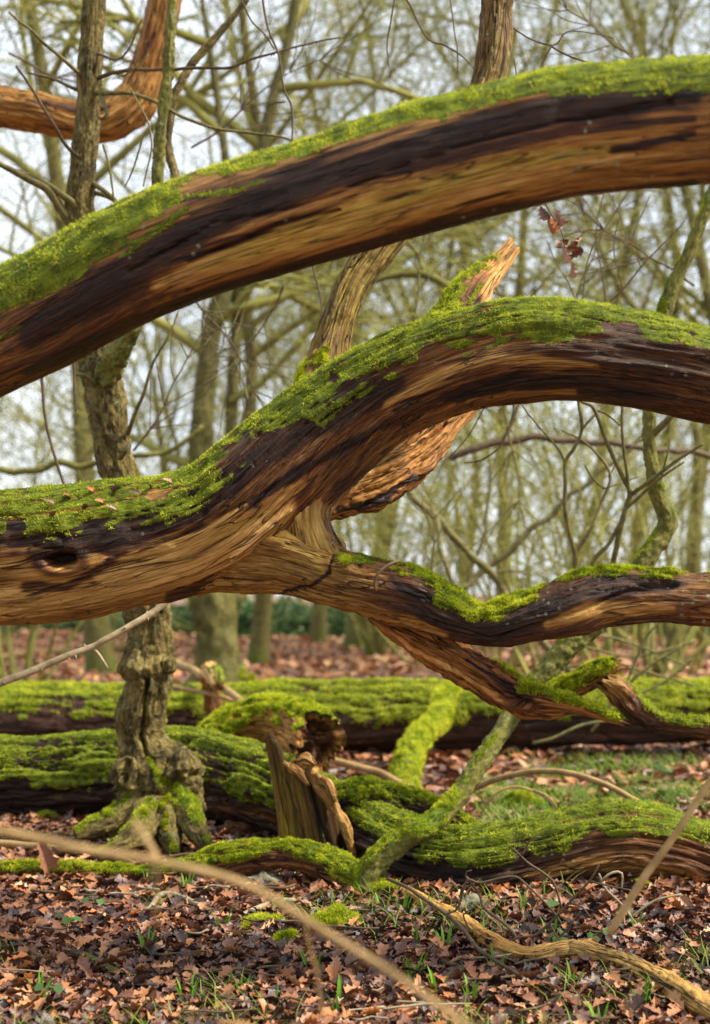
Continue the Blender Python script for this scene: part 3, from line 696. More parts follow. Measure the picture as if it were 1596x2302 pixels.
limb('trunk', gt, M['bark'], gnarl, ds=.009, sides=100, lump=.11, groove=.12, crack=.10, gk=3.0, gs=2.6, seed=51, knobs=.16, lump_f=1.4,
     blades=16000, blade_len=.012, blade_w=.003, moss_h=.006,
     strokes=[('raise', W([(330, 1530), (327, 1600), (318, 1660), (330, 1700)], 6), -.045), ('moss', W([(335, 1710), (370, 1770), (375, 1850)], 24), .6),
              ('moss', W([(300, 1870), (345, 1885)], 22), .9)])
for (bx, by, bd, br, sd2, dent) in [(293, 1735, 5.15, 38, 61, True), (408, 1722, 5.17, 40, 62, False), (446, 1812, 5.15, 15, 63, False), (430, 1762, 5.15, 24, 64, False),
                                    (358, 1770, 5.11, 17, 65, False), (402, 1805, 5.10, 20, 66, False), (285, 1500, 5.2, 18, 67, False), (376, 1492, 5.2, 20, 68, False)]:
    limb('burl', [(bx - br * .15, by + br * 1.05, bd, br * .35, .3, .4), (bx - br * .1, by + br * .7, bd, br * .85, .35, .4), (bx, by, bd, br * 1.02, .9, .4), (bx + br * .08, by - br * .62, bd, br * .78, 1.5, .4), (bx + br * .1, by - br * .98, bd, br * .25, 2, .4)],
         M['bark'], gnarl, ds=.005, sides=72, lump=.26, groove=.16, crack=.10, gk=2.4, seed=sd2, knobs=.4, lump_f=1.9,
         dents=[(284, 1732, 5.1, 15, 30, .06)] if dent else (), label='burl with a dark rotted hollow' if dent else None)
for rp in [[(330, 1790, 5.2, 42), (285, 1835, 5.1, 30), (225, 1858, 5.05, 20), (170, 1880, 5.0, 10)], [(350, 1810, 5.15, 44), (310, 1870, 4.95, 30), (262, 1902, 4.85, 20), (220, 1928, 4.8, 9)],
           [(400, 1800, 5.15, 42), (440, 1860, 5.0, 26), (466, 1905, 4.9, 15), (480, 1925, 4.88, 8)], [(370, 1830, 5.1, 36), (385, 1885, 4.98, 24), (392, 1925, 4.9, 12)]]:
    limb('root', [(*a, .78, .4) for a in rp], M['bark'], gnarl, ds=.008, sides=48, lump=.2, groove=.12, crack=.05, seed=71 + len(rp) + rp[1][0], knobs=.3, blades=2600, blade_len=.012, blade_w=.0035, moss_h=.01)
# forks and side branches of the gnarled tree
limb('branch', [(232, 850, 5.08, 30), (262, 800, 5.02, 24), (290, 757, 4.98, 20), (322, 680, 4.95, 16), (345, 560, 4.9, 13), (353, 430, 4.9, 12.5, .7), (363, 285, 4.9, 12.5, .5), (378, 160, 4.9, 12, .5), (382, 70, 4.9, 11.5, .5), (392, -80, 4.9, 10), (405, -400, 4.9, 6)],
     M['bark_olive'], gnarl, ds=.008, sides=30, lump=.2, groove=.2, crack=.15, seed=81, knobs=.35, blades=1800, blade_len=.010)
limb('branch', [(350, 500, 4.92, 11), (380, 460, 5.0, 10), (396, 415, 5.02, 10), (381, 345, 5.04, 9.5), (378, 300, 5.05, 9), (395, 210, 5.06, 9), (438, 136, 5.07, 8.5), (492, 76, 5.08, 8), (560, -10, 5.1, 6), (640, -160, 5.1, 4)],
     M['bark'], gnarl, ds=.01, sides=22, lump=.15, groove=.1, crack=.1, seed=83, knobs=.2)
for br in [[(165, 505, 5.08, 13), (140, 475, 5.05, 11), (105, 425, 5.0, 9), (60, 400, 4.95, 8), (-40, 350, 4.9, 5)],
           [(175, 470, 5.06, 10), (140, 440, 5.03, 8), (84, 402, 5.0, 7), (20, 380, 4.95, 5)],
           [(190, 175, 5.08, 6), (172, 162, 5.05, 5), (130, 125, 5.0, 4.2), (84, 82, 4.95, 3.6), (20, 30, 4.9, 2.5)],
           [(205, 430, 5.1, 6), (240, 440, 5.1, 5), (275, 460, 5.08, 3.5)],
           [(200, 405, 5.1, 7), (228, 425, 5.05, 6), (255, 445, 5.05, 5), (285, 470, 5.05, 4)],
           [(212, 176, 5.08, 5), (245, 164, 5.05, 4.6), (300, 157, 5.0, 4.2), (400, 154, 4.9, 3.8), (500, 153, 4.85, 3.4), (580, 133, 4.8, 2.8), (665, 111, 4.8, 2.2), (760, 85, 4.8, 1.6)],
           [(212, 205, 5.08, 6), (250, 207, 5.02, 5), (295, 208, 5.0, 4.6), (360, 232, 4.95, 4.2), (462, 282, 4.9, 3.6), (590, 300, 4.9, 3.0), (668, 320, 4.9, 2.4), (720, 350, 4.9, 1.6)],
           [(178, 206, 5.08, 4.2), (150, 195, 5.05, 3.6), (102, 174, 5.0, 3), (60, 160, 4.95, 2.2)],
           [(178, 352, 5.05, 5), (150, 330, 5.0, 4.2), (121, 280, 4.95, 3.8), (83, 222, 4.9, 3.4), (40, 150, 4.85, 2.6)],
           [(228, 214, 5.06, 6), (236, 235, 5.02, 5.5), (242, 256, 5.0, 5), (232, 268, 5.0, 4.5), (222, 264, 5.0, 3)],
           [(215, 120, 5.08, 3.2), (260, 140, 5.03, 2.6), (290, 110, 5.0, 2.2), (320, 50, 4.98, 1.8)],
           [(285, 975, 5.1, 6), (300, 940, 5.05, 4.8), (325, 880, 5.0, 4), (345, 820, 4.98, 3.2), (380, 760, 4.95, 2.4), (400, 700, 4.95, 1.6)],
           [(215, 860, 5.05, 7), (190, 845, 5.0, 5.5), (170, 843, 4.98, 3.5)],
           [(265, 1025, 5.05, 8), (280, 1010, 5.0, 6), (292, 985, 5.0, 3)]]:
    s = Soup(); pp, rr = px_line(br); s.add(*tube(pp, rr, 7, .012, .010, int(br[0][0]) % 31))
    for q_ in range(len(pp) * 2):                    # buds
        i = random.randint(0, len(pp) - 2); t = random.random(); a = pp[i] * (1 - t) + pp[i + 1] * t
        dv = rng.normal(size=3); dv /= np.linalg.norm(dv); s.add(*tube([a, a + dv * .006, a + dv * .015], [.0028, .002, .0006], 4))
    obj('branch', s.mesh('branch', M['twig_olive'] if br[0][3] > 5 else M['twig']), gnarl)

# ------------------------------------------------------------------ curved orange limb behind the gnarled tree
limb('dead_limb', [(-1700, 1170, 6.4, 60, 2, .4), (-900, 640, 6.4, 52, 2, .4), (-350, 330, 6.3, 46, 2, .4), (-60, 248, 6.25, 44, 2, .38), (60, 250, 6.2, 43, 2, .36), (130, 265, 6.2, 42, 2, .36), (205, 277, 6.2, 43, 2, .34), (262, 262, 6.2, 46, 2, .34),
                   (308, 222, 6.2, 44, 2, .36), (335, 150, 6.2, 39, 2, .42), (354, 85, 6.2, 37, 2, .42), (372, -20, 6.2, 36, 2, .42), (400, -300, 6.2, 30, 2, .42)],
     M['wood_orange'], None, ds=.012, sides=72, lump=.09, groove=.12, crack=.10, gk=3.4, seed=91,
     strokes=[('stain_shade', W([(60, 225), (180, 245), (240, 240)], 14), .75), ('stain_shade', W([(320, 130), (345, 75)], 12), .7), ('stain_shade', W([(80, 285), (240, 305)], 10), .62)],
     label='orange barkless dead limb curving upward behind the gnarled tree trunk', cat='dead limb')

# ------------------------------------------------------------------ logs on the ground
far = thing('fallen_log', 'straight fallen log under a thick bright moss quilt, farthest of the ground logs', 'log', G(798, 1690))
fp = []
for x, y, r_, mo in [(-700, 1628, 78, .1), (-200, 1620, 76, .1), (82, 1615, 74, .05), (250, 1616, 70, .15), (430, 1616, 72, .1), (620, 1612, 78, .05), (800, 1612, 78, .02), (1000, 1608, 76, .05), (1200, 1606, 74, .05), (1400, 1600, 72, .0), (1560, 1598, 70, .0), (2000, 1590, 66, .05)]:
    fp.append((x, y, 8.15, r_, mo, .82))
limb('log', fp, M['wood_log'], far, ds=.016, sides=110, lump=.07, groove=.07, crack=.09, gk=4.0, seed=101, blades=90000, blade_len=.017, blade_w=.0055, moss_h=.012, moss_tone=.22,
     strokes=[('moss', W([(420, 1640), (470, 1650)], 40), .0)])
limb('stub', [(487, 1640, 7.86, 18, 2, .6), (482, 1590, 7.85, 19, 2, .55), (475, 1545, 7.84, 20, 2, .5), (472, 1508, 7.82, 21, 1.5, .2), (484, 1520, 7.70, 18, .4, .1), (492, 1540, 7.6, 13, .5, .2)], M['wood'], far, ds=.008, sides=44, lump=.15, groove=.2, crack=.15, seed=105,
     ends=('cap', 'jag'), jag=.02, label='broken stub with a grey lichened elbow')

mid = thing('fallen_log', 'mossy furrowed log winding on the ground past the gnarled tree and broken stump', 'log', G(500, 1850))
mid_pts = [(-900, 1715, 6.5, 82, .2, .85), (-300, 1728, 6.2, 84, -.1, .85), (82, 1740, 6.0, 86, -.15, .9), (250, 1730, 5.92, 88, -.2, .9), (400, 1738, 5.82, 94, -.1, .85), (520, 1758, 5.65, 94, .1, .8), (640, 1795, 5.42, 88, .15, .8), (740, 1838, 5.15, 84, .15, .85),
           (850, 1893, 4.85, 82, .35, .93), (960, 1938, 4.62, 84, .35, .93), (1080, 1950, 4.52, 84, .40, .9), (1200, 1928, 4.50, 80, .35, .8), (1310, 1900, 4.5, 82, .40, .68), (1400, 1890, 4.5, 84, .45, .6), (1490, 1905, 4.52, 82, .45, .6), (1620, 1945, 4.6, 78, .5, .65), (1900, 1990, 4.8, 70, .5, .7), (2300, 2010, 5, 55, .5, .7)]
limb('log', mid_pts, M['wood_log'], mid, ds=.0095, sides=156, lump=.08, groove=.13, crack=.20, gk=4.6, seed=111, blades=115000, blade_len=.010, blade_w=.0034, moss_h=.006, moss_tone=.06,
     strokes=[('stain_shade', W([(1180, 1968), (1300, 1940), (1440, 1940), (1560, 1970)], 22), .42), ('stain_shade', W([(450, 1810), (620, 1840)], 22), .62),
              ('raise', W([(900, 1925), (1050, 1945), (1200, 1915), (1300, 1870)], 4), -.02), ('stain_shade', W([(860, 1920), (1000, 1985), (1120, 1990)], 32), .97)])
limb('limb', [(440, 1722, 5.9, 50, .1, .7), (480, 1672, 5.95, 46, .0, .6), (535, 1632, 5.98, 44, .0, .5), (600, 1622, 5.96, 50, .25, .42), (655, 1632, 5.88, 56, .40, .38), (695, 1652, 5.74, 60, .42, .38), (712, 1670, 5.60, 60, .5, .45)],
     M['wood_pale'], mid, ds=.008, sides=90, lump=.1, groove=.12, crack=.12, gk=3.2, seed=115, blades=26000, blade_len=.016, blade_w=.004, moss_h=.012, ends=('cap', 'jag'), jag=.11, hollow=.05, moss_tone=.12,
     strokes=[('moss', W([(555, 1672), (640, 1655), (700, 1660)], 20), 0.0), ('stain_shade', W([(560, 1672), (650, 1655), (740, 1690)], 26), .34)],
     label='broken hollow limb rising from the log with an orange decayed end')
limb('limb', [(735, 1850, 5.0, 42, .3, .85), (765, 1812, 4.95, 42, .15, .85), (830, 1795, 4.92, 36, .1, .85), (910, 1806, 4.9, 32, .15, .85), (985, 1830, 4.86, 28, .2, .85), (1050, 1862, 4.8, 20, .2, .8), (1115, 1893, 4.72, 12, .2, .8)],
     M['wood_log'], mid, ds=.008, sides=60, lump=.1, groove=.15, crack=.14, gk=3.0, seed=117, blades=15000, blade_len=.014, blade_w=.0034, moss_h=.01, label='mossy root-like limb looping along the log')

# broken hollow stump: a shell with ragged top
def stump():
    root = thing('broken_stump', 'broken hollow stump with a torn slanting top in front of the mossy log', 'stump', G(715, 1925))
    n, k = 70, 120
    d = 4.86
    th = np.linspace(0, 2 * np.pi, k, endpoint=False)
    base_c = P(718, 1950, d); top_c = P(672, 1700, d)
    mpp = d / F
    V = np.zeros((n, k, 3)); st = np.zeros((n, k)); al = np.zeros((n, k)); gr = np.zeros((n, k, 3)); ms = np.zeros((n, k))
    # rim height (pixels row) as a function of the angle: high at the left, stepped down to the right
    xs_r = np.array([-1.0, -.86, -.72, -.52, -.40, -.25, -.12, .05, .2, .34, .5, .7, .85, 1.0])
    ys_r = np.array([1664, 1656, 1678, 1706, 1722, 1704, 1700, 1722, 1738, 1730, 1765, 1800, 1850, 1890])
    for i, t in enumerate(np.linspace(0, 1, n)):
        for side_in in (0,):
            cx = np.cos(th); cy = np.sin(th)
            rim = np.interp(cx, xs_r, ys_r) + 16 * fbm(np.stack([th * 3, 0 * th, 0 * th + 4], -1), 3, 5) + np.where(cy > 0, 14, 0)
            y = 1962 + (rim - 1962) * t
            u = (1962 - y) / 300.0
            lx = 642 - 45 * u ** 1.3 + (1 - u) ** 4 * -8; rx = 806 - 92 * u
            xc = (lx + rx) / 2; half = (rx - lx) / 2
            rad = half * (1 + .10 * fbm(np.stack([np.cos(th) * 2.6, np.sin(th) * 2.6, u * 1.2], -1), 3, 8) + .07 * fbm(np.stack([np.cos(th) * 7, np.sin(th) * 7, u * 1.6], -1), 3, 18) * (1 - .2 * t))
            crease = np.exp(-((cx - .18 - .25 * (1 - u)) / .07) ** 2) * (cy < 0)
            rad = rad * (1 - .16 * crease)
            px_ = xc + rad * cx
            dep = d + cy * rad * .62 * mpp
            q = CAMP + FWD * dep[:, None] + RIGHT * ((px_ - CX) / F * dep)[:, None] + UP * ((CY - y) / F * dep)[:, None]
            V[i] = q
            st[i] = .60 + .30 * crease + .25 * fbm(np.stack([np.cos(th) * 3, np.sin(th) * 3, u], -1), 2, 28) + .12 * (cx > .2)
            al[i] = np.clip(.95 - 1.1 * np.abs(cx + .55), 0, .9) * (cy < 0.3)
            gr[i] = np.stack([u * .33, np.cos(th) * .09, np.sin(th) * .09], -1)
            ms[i] = sstep(.75, 1.0, cx + .25 * fbm(np.stack([th * 4, u * 6, 0 * th], -1), 2, 3)) * .8 * (1 - t * .4)
    top = V[-1]; cen = top.mean(0)
    rings = [V.reshape(-1, 3)]
    inner = []
    for j, (f_, dz) in enumerate([(.84, -.004), (.72, -.05), (.62, -.14), (.55, -.24)]):
        ax = np.stack([top[:, 0] * 0 + cen[0], top[:, 1] * 0 + cen[1], top[:, 2]], -1)
        inner.append(ax + (top - ax) * f_ + np.array([0.01 * j, 0, dz]))
    A = np.vstack([V.reshape(-1, 3)] + inner)
    q = grid_quads(n + 4, k)
    ext = lambda a, v: np.concatenate([a.ravel(), np.full(4 * k, v)])
    grA = np.vstack([gr.reshape(-1, 3)] + [x * .8 for x in inner])
    me = make_mesh('shell', A, q, None, M['wood_olive'], dict(grain=grA, moss=ext(ms, 0), stain_shade=ext(st, .62), algae=ext(al, 0)))
    o = obj('shell', me, root)
    moss_blades(o, V, ms, 1500, .010, .003)
    # torn slabs standing on the rim
    for k_, (a, b_, w, sd2) in enumerate([((690, 1722, 4.80), (780, 1870, 4.74), 15, 5), ((712, 1740, 4.78), (752, 1800, 4.74), 13, 6), ((668, 1712, 4.80), (704, 1716, 4.78), 13, 7), ((640, 1715, 4.78), (690, 1760, 4.74), 9, 9), ((748, 1790, 4.75), (796, 1930, 4.72), 11, 8)]):
        mid_ = ((a[0] + b_[0]) / 2 + 4, (a[1] + b_[1]) / 2 - 5, (a[2] + b_[2]) / 2)
        limb('splinter', [(*a, w * .45, 2, .34), (a[0] * .75 + b_[0] * .25, a[1] * .75 + b_[1] * .25, a[2], w, 2, .38), (*mid_, w * 1.05, 2, .4), (*b_, w * .5, 2, .45)], M['wood'], root, ds=.005, sides=30, lump=.28, groove=.3, crack=.16, gk=2.0, seed=120 + sd2, ends=('jag', 'jag'), jag=.012)
stump()

near = thing('arched_branch', 'thick mossy branch arching along the leaf litter before the broken stump', 'branch', G(640, 1990))
limb('wood', [(250, 1968, 4.62, 10, .2, .6), (350, 1962, 4.62, 16, .2, .6), (430, 1955, 4.6, 26, .15, .6), (510, 1932, 4.58, 33, .1, .6), (590, 1922, 4.56, 33, .1, .62), (670, 1922, 4.54, 33, .15, .62), (735, 1942, 4.52, 35, .1, .62), (790, 1972, 4.48, 35, .0, .62), (845, 2002, 4.42, 31, -.1, .6), (893, 2012, 4.38, 26, -.2, .6)],
     M['wood_log'], near, ds=.006, sides=72, lump=.14, groove=.15, crack=.12, gk=3.0, seed=131, blades=42000, blade_len=.009, blade_w=.0028, moss_h=.005, ends=('cap', 'jag'), jag=.02,
     strokes=[('raise', W([(480, 1950), (600, 1935), (700, 1945), (780, 1990)], 4), -.015)])
mroot = thing('mossy_root', 'low moss-fringed root creeping through the litter by the tree foot', 'root', G(200, 1965))
limb('wood', [(-60, 1958, 4.68, 15, .1, .6), (82, 1955, 4.68, 15, .1, .6), (180, 1955, 4.67, 14, .0, .6), (270, 1958, 4.66, 12, .1, .6), (330, 1966, 4.64, 8, .1, .6)], M['wood_log'], mroot, ds=.007, sides=36, lump=.25, groove=.15, seed=133, blades=11000, blade_len=.012, blade_w=.003)

# ------------------------------------------------------------------ leaning mossy sapling with its shoots
lean = thing('leaning_tree', 'slender mossy living tree leaning over the ground log, trunk kinked twice', 'tree', G(832, 1965))
limb('trunk', [(815, 2000, 4.42, 32, .2, .5), (836, 1952, 4.42, 27, .2, .5), (872, 1914, 4.43, 26, .2, .5), (918, 1880, 4.44, 25, .0, .5), (938, 1866, 4.44, 31, -.3, .5), (972, 1850, 4.46, 24, .0, .5), (1030, 1788, 4.52, 22, .3, .5), (1080, 1715, 4.6, 21, .5, .5), (1130, 1640, 4.7, 21, .8, .5),
               (1178, 1568, 4.78, 23, .9, .5), (1215, 1525, 4.80, 24, .8, .5), (1270, 1462, 4.82, 25, .6, .5), (1330, 1408, 4.84, 25, .6, .5), (1400, 1330, 4.86, 24, .6, .5), (1450, 1260, 4.88, 22, .5, .5), (1488, 1205, 4.9, 20, .3, .5), (1500, 1165, 4.9, 20, .2, .5), (1478, 1112, 4.9, 17, .4, .5),
               (1463, 1040, 4.9, 15, .8, .5), (1459, 960, 4.9, 15, .9, .5), (1463, 880, 4.9, 15, .8, .5), (1476, 790, 4.9, 15, .7, .5), (1493, 705, 4.9, 16, .3, .5), (1515, 640, 4.9, 15, .3, .5), (1560, 540, 4.9, 13, .4, .5), (1620, 350, 4.9, 10, .4, .5), (1650, 0, 4.9, 6)],
     M['bark_olive'], lean, ds=.008, sides=54, lump=.13, groove=.10, crack=.06, gk=2.6, gs=3, seed=141, knobs=.22, blades=26000, blade_len=.008, blade_w=.003, moss_h=.003)
for br in [[(1352, 1392, 4.86, 7), (1300, 1320, 4.8, 6), (1291, 1277, 4.78, 5.5), (1292, 1247, 4.78, 5.5), (1278, 1194, 4.76, 5), (1268, 1110, 4.75, 4.6), (1270, 1040, 4.74, 4.4), (1292, 1004, 4.74, 4.2), (1309, 962, 4.73, 4), (1301, 903, 4.72, 3.6), (1290, 800, 4.72, 2.6), (1300, 700, 4.72, 1.8)],
           [(1270, 1040, 4.74, 3.6), (1253, 1006, 4.74, 2.8), (1211, 953, 4.75, 2.2), (1180, 914, 4.76, 1.8), (1150, 860, 4.76, 1.2)],
           [(1292, 1247, 4.78, 5), (1331, 1183, 4.8, 4.2), (1351, 1132, 4.82, 3.8), (1368, 1068, 4.84, 3.4), (1337, 1018, 4.86, 3), (1303, 987, 4.87, 2.4), (1260, 968, 4.88, 1.6)],
           [(1309, 962, 4.73, 3.2), (1345, 925, 4.75, 2.6), (1380, 890, 4.76, 2)],
           [(1368, 1068, 4.84, 2.4), (1392, 1030, 4.86, 2), (1440, 985, 4.88, 1.4)],
           [(1360, 1100, 4.83, 2.6), (1330, 1070, 4.83, 2.2), (1314, 1044, 4.83, 1.6)],
           [(1360, 1100, 4.83, 2.4), (1400, 1085, 4.85, 1.8), (1440, 1070, 4.87, 1.2)],
           [(1385, 1350, 4.86, 8), (1376, 1277, 4.82, 6.5), (1387, 1228, 4.8, 6.5), (1404, 1160, 4.78, 6.5), (1418, 1112, 4.77, 6), (1401, 1076, 4.76, 5.5), (1365, 998, 4.74, 5), (1334, 920, 4.72, 4.6), (1306, 901, 4.7, 3.6), (1270, 870, 4.7, 2.4)],
           [(1360, 1385, 4.86, 6), (1331, 1277, 4.82, 5), (1370, 1220, 4.8, 4.5), (1401, 1166, 4.79, 4.5)],
           [(1418, 1112, 4.77, 5.5), (1450, 1090, 4.72, 4.6), (1513, 1043, 4.68, 4.2), (1580, 1000, 4.65, 3.4)],
           [(1410, 1140, 4.77, 4), (1488, 1076, 4.72, 3), (1540, 1040, 4.7, 2.2)],
           [(1414, 1105, 4.76, 4), (1400, 998, 4.74, 3.6), (1399, 914, 4.72, 3.2), (1405, 860, 4.72, 2.4)],
           [(1334, 920, 4.72, 3), (1365, 930, 4.74, 2.6), (1395, 955, 4.76, 2)],
           [(1488, 1076, 4.72, 2.4), (1500, 1020, 4.7, 2), (1505, 990, 4.7, 1.4)],
           [(1466, 972, 4.9, 9), (1490, 950, 4.86, 7.5), (1520, 925, 4.82, 6.5), (1600, 870, 4.8, 4)],
           [(1300, 700, 4.72, 1.8), (1330, 560, 4.7, 1.6), (1370, 500, 4.7, 1.3), (1420, 420, 4.7, 1)]]:
    s = Soup(); pp, rr = px_line(br); s.add(*tube(pp, rr, 7, .014, .006, int(br[0][0] + br[-1][1]) % 41))
    obj('branch', s.mesh('branch', M['twig_olive']), lean)

# elbow-shaped broken branch, mossy, at the right
elb = thing('elbow_branch', 'broken branch bent like an elbow with mossy top beside the hanging splintered limb', 'branch', P(1514, 1628, 4.7))
limb('arm', [(1195, 1585, 4.72, 16, .1, .5), (1250, 1560, 4.7, 22, -.05, .5), (1300, 1536, 4.66, 26, -.1, .5), (1345, 1514, 4.63, 24, .0, .5), (1388, 1496, 4.6, 12, .3, .3)], M['wood'], elb, ds=.006, sides=54, lump=.15, groove=.15, crack=.1, seed=151, blades=15000, blade_len=.013, blade_w=.0034, moss_h=.009, ends=('cap', 'jag'), jag=.03)
limb('arm', [(1352, 1528, 4.60, 18, .9, .35), (1382, 1545, 4.6, 27, .8, .5), (1418, 1583, 4.6, 27, .45, .72), (1462, 1618, 4.6, 22, .3, .75), (1515, 1630, 4.6, 20, .15, .72), (1600, 1640, 4.62, 19, .15, .7), (1800, 1690, 4.7, 17, .2, .7), (2150, 1900, 4.9, 14, .3, .7)], M['wood'], elb, ds=.006, sides=54, lump=.12, groove=.18, crack=.12, seed=153, blades=9000, blade_len=.012, blade_w=.0032, ends=('jag', 'cap'), jag=.03, hollow=.05)

mt = thing('mossy_pole', 'short crooked branch furred all over with yellow-green moss propped on the far log', 'branch', G(905, 1790))
limb('wood', [(905, 1795, 6.5, 32, -2, .5), (912, 1745, 6.6, 28, -2, .5), (920, 1700, 6.75, 24, -2, .5), (945, 1655, 6.95, 22, -2, .5), (985, 1620, 7.15, 21, -2, .5), (994, 1585, 7.3, 20, -2, .5), (1005, 1555, 7.5, 16, -2, .5), (1022, 1540, 7.65, 9, -2, .5)], M['bark_olive'], mt, ds=.01, sides=44, lump=.18, groove=.08, seed=155, knobs=.3, blades=26000, blade_len=.02, blade_w=.005, moss_h=.01, moss_tone=.22)

# ------------------------------------------------------------------ sticks and canes
def on_ground(line, lift=0.0):
    """ground line given in picture coordinates: (x, y, r_px[, lift])"""
    out = []
    for a in line:
        x, y, r_ = a[:3]; up_ = (a[3] if len(a) > 3 else 0.0) + lift
        g = G(x, y); d = (g - CAMP) @ FWD; r_m = r_ * d / F
        out.append((g[0], g[1], float(ground_h(g[0], g[1])) + r_m * .7 + up_, r_m))
    return out

twig_thing('hanging_branch', 'bare grey branch with thorny nubs slanting across the gnarled trunk', 'branch',
           [(-120, 1590, 3.9, 9), (20, 1528, 3.92, 9), (84, 1500, 3.95, 8.5), (150, 1474, 3.98, 8), (210, 1455, 4.0, 8.5), (232, 1440, 4.0, 7.5), (290, 1408, 4.03, 7.5), (340, 1380, 4.06, 8), (381, 1352, 4.1, 6.5)],
           [[(211, 1456, 4.0, 5), (226, 1473, 3.98, 4), (243, 1500, 3.96, 3)]], M['twig_tan'], .006, .012, nubs=12)
twig_thing('bramble_cane', 'long tan bramble cane sweeping low over the leaf litter', 'cane',
           [(-160, 1840, 1.5, 9.5), (60, 1878, 1.48, 9.5), (200, 1905, 1.47, 9), (330, 1928, 1.46, 9), (460, 1960, 1.45, 9), (560, 1992, 1.44, 9), (640, 2035, 1.42, 9), (760, 2110, 1.4, 8.5), (860, 2172, 1.38, 8), (950, 2235, 1.36, 8), (1080, 2340, 1.3, 10), (1300, 2620, 1.2, 8)],
           [[(300, 1845, 1.52, 8), (325, 1880, 1.5, 8), (350, 1930, 1.46, 7), (352, 1990, 1.46, 4), (350, 2060, 1.47, 2.5)], [(678, 2060, 1.6, 4), (692, 2120, 1.7, 4), (712, 2200, 1.8, 4), (722, 2290, 1.85, 4)]], M['cane'], .003, .015)
twig_thing('bramble_cane', 'straight tan cane standing in front of the ground log end', 'cane',
           [(1370, 2095, 2.6, 9), (1400, 2050, 2.6, 9), (1450, 1970, 2.6, 9), (1513, 1880, 2.6, 8), (1600, 1750, 2.6, 7), (1720, 1560, 2.6, 5)], [], M['cane'], .003, .015)
twig_thing('arched_cane', 'pale cane arching over the grassy patch behind the ground logs', 'cane',
           [(1020, 1800, 5.6, 7), (1075, 1768, 5.5, 7), (1140, 1745, 5.4, 7), (1215, 1733, 5.3, 7), (1290, 1740, 5.2, 7), (1360, 1762, 5.1, 7), (1440, 1805, 5.0, 7), (1530, 1850, 4.9, 7), (1640, 1940, 4.8, 6)], [], M['cane'], .004, .02)
twig_thing('arched_cane', 'small forked straw-coloured stem bowed over the grass clump', 'cane',
           [(1080, 1830, 5.7, 3), (1115, 1785, 5.7, 3), (1160, 1768, 5.7, 3), (1210, 1782, 5.7, 3), (1245, 1812, 5.7, 2.6), (1255, 1848, 5.7, 2)], [[(1200, 1775, 5.7, 2.5), (1232, 1790, 5.7, 2), (1252, 1815, 5.7, 1.6)]], M['cane'], .004, .02)
twig_thing('fallen_pole', 'long straight tan pole lying slantwise behind the broken hollow limb', 'pole',
           [(390, 1487, 8.6, 9), (440, 1508, 8.2, 9), (520, 1560, 7.5, 9), (575, 1602, 7.1, 9), (660, 1660, 6.75, 8.5), (750, 1708, 6.55, 9), (860, 1742, 6.4, 8.5), (960, 1790, 6.2, 8), (1000, 1806, 6.1, 5)], [], M['cane'], .008, .03)
twig_thing('fallen_pole', 'thin weathered pole lying flat on the litter beyond the far log', 'pole', on_ground([(-60, 1500, 7), (82, 1480, 7), (200, 1482, 7), (390, 1500, 7), (520, 1520, 5)], .05), [], M['cane'], .01, .04, world=True)
twig_thing('fallen_pole', 'thin crooked stick resting against the far log under the lichened stub', 'pole',
           [(385, 1542, 7.9, 5), (430, 1552, 7.8, 5), (500, 1565, 7.7, 5), (550, 1582, 7.7, 4)], [], M['cane'], .008, .03)
bb = thing('bare_branch', 'peeled golden-brown branch lying across the litter with a knotty bend', 'branch', G(1200, 2160))
limb('wood', [(a[0], a[1], a[2], a[3] * 1.1, 2, .26, .0) for a in on_ground([(912, 2008, 12), (960, 2038, 15), (1040, 2082, 18), (1110, 2125, 19), (1180, 2152, 20), (1245, 2148, 24), (1290, 2146, 25), (1360, 2165, 24), (1430, 2190, 24), (1513, 2232, 26), (1640, 2310, 28), (1800, 2420, 26)], .012)],
     M['wood'], bb, ds=.006, sides=54, lump=.13, groove=.12, crack=.10, gk=2.8, seed=161, world=True, knobs=.12, strokes=[('stain_shade', W([(1440, 2185), (1513, 2222)], 14), .85)])
twig_thing('fallen_stick', 'curved brown stick snaking over the litter before the moss cushions', 'stick',
           on_ground([(315, 2052, 5), (338, 2040, 6), (362, 2014, 7), (400, 2018, 7), (440, 2034, 7), (480, 2056, 7), (525, 2058, 7), (570, 2044, 7), (620, 2030, 6.5), (665, 2026, 5)], .02),
           [on_ground([(362, 2102, 3), (385, 2088, 3), (412, 2050, 3)], .015)], M['twig_grey'], .006, .012, world=True, nubs=6)
twig_thing('fallen_stick', 'pale smooth stick lying by the mossy root', 'stick', on_ground([(-40, 1900, 9), (82, 1912, 9), (170, 1922, 8.5), (250, 1938, 8), (300, 1952, 6)], .03), [on_ground([(82, 1896, 3), (140, 1878, 3)], .03)], M['cane'], .006, .02, world=True)
twig_thing('fallen_stick', 'mossy stick half sunk in the litter beside thin grass blades', 'stick', on_ground([(180, 2130, 10), (260, 2172, 11), (340, 2196, 10), (430, 2215, 9), (500, 2226, 6)], .008), [], M['bark_olive'], .006, .015, world=True, nubs=5)
twig_thing('fallen_stick', 'long thin grey stick stretching beside the end of the arched branch', 'stick', on_ground([(620, 2048, 4), (700, 2044, 5), (766, 2042, 5), (860, 2046, 5), (940, 2060, 4), (1010, 2070, 3)], .02), [], M['twig_grey'], .004, .015, world=True)
twig_thing('fallen_stick', 'dark rotten stick with a fern-like moss tuft', 'stick', on_ground([(980, 2150, 9), (1060, 2176, 11), (1140, 2198, 10), (1230, 2230, 9), (1320, 2260, 6)], .01), [], M['twig'], .006, .015, world=True)
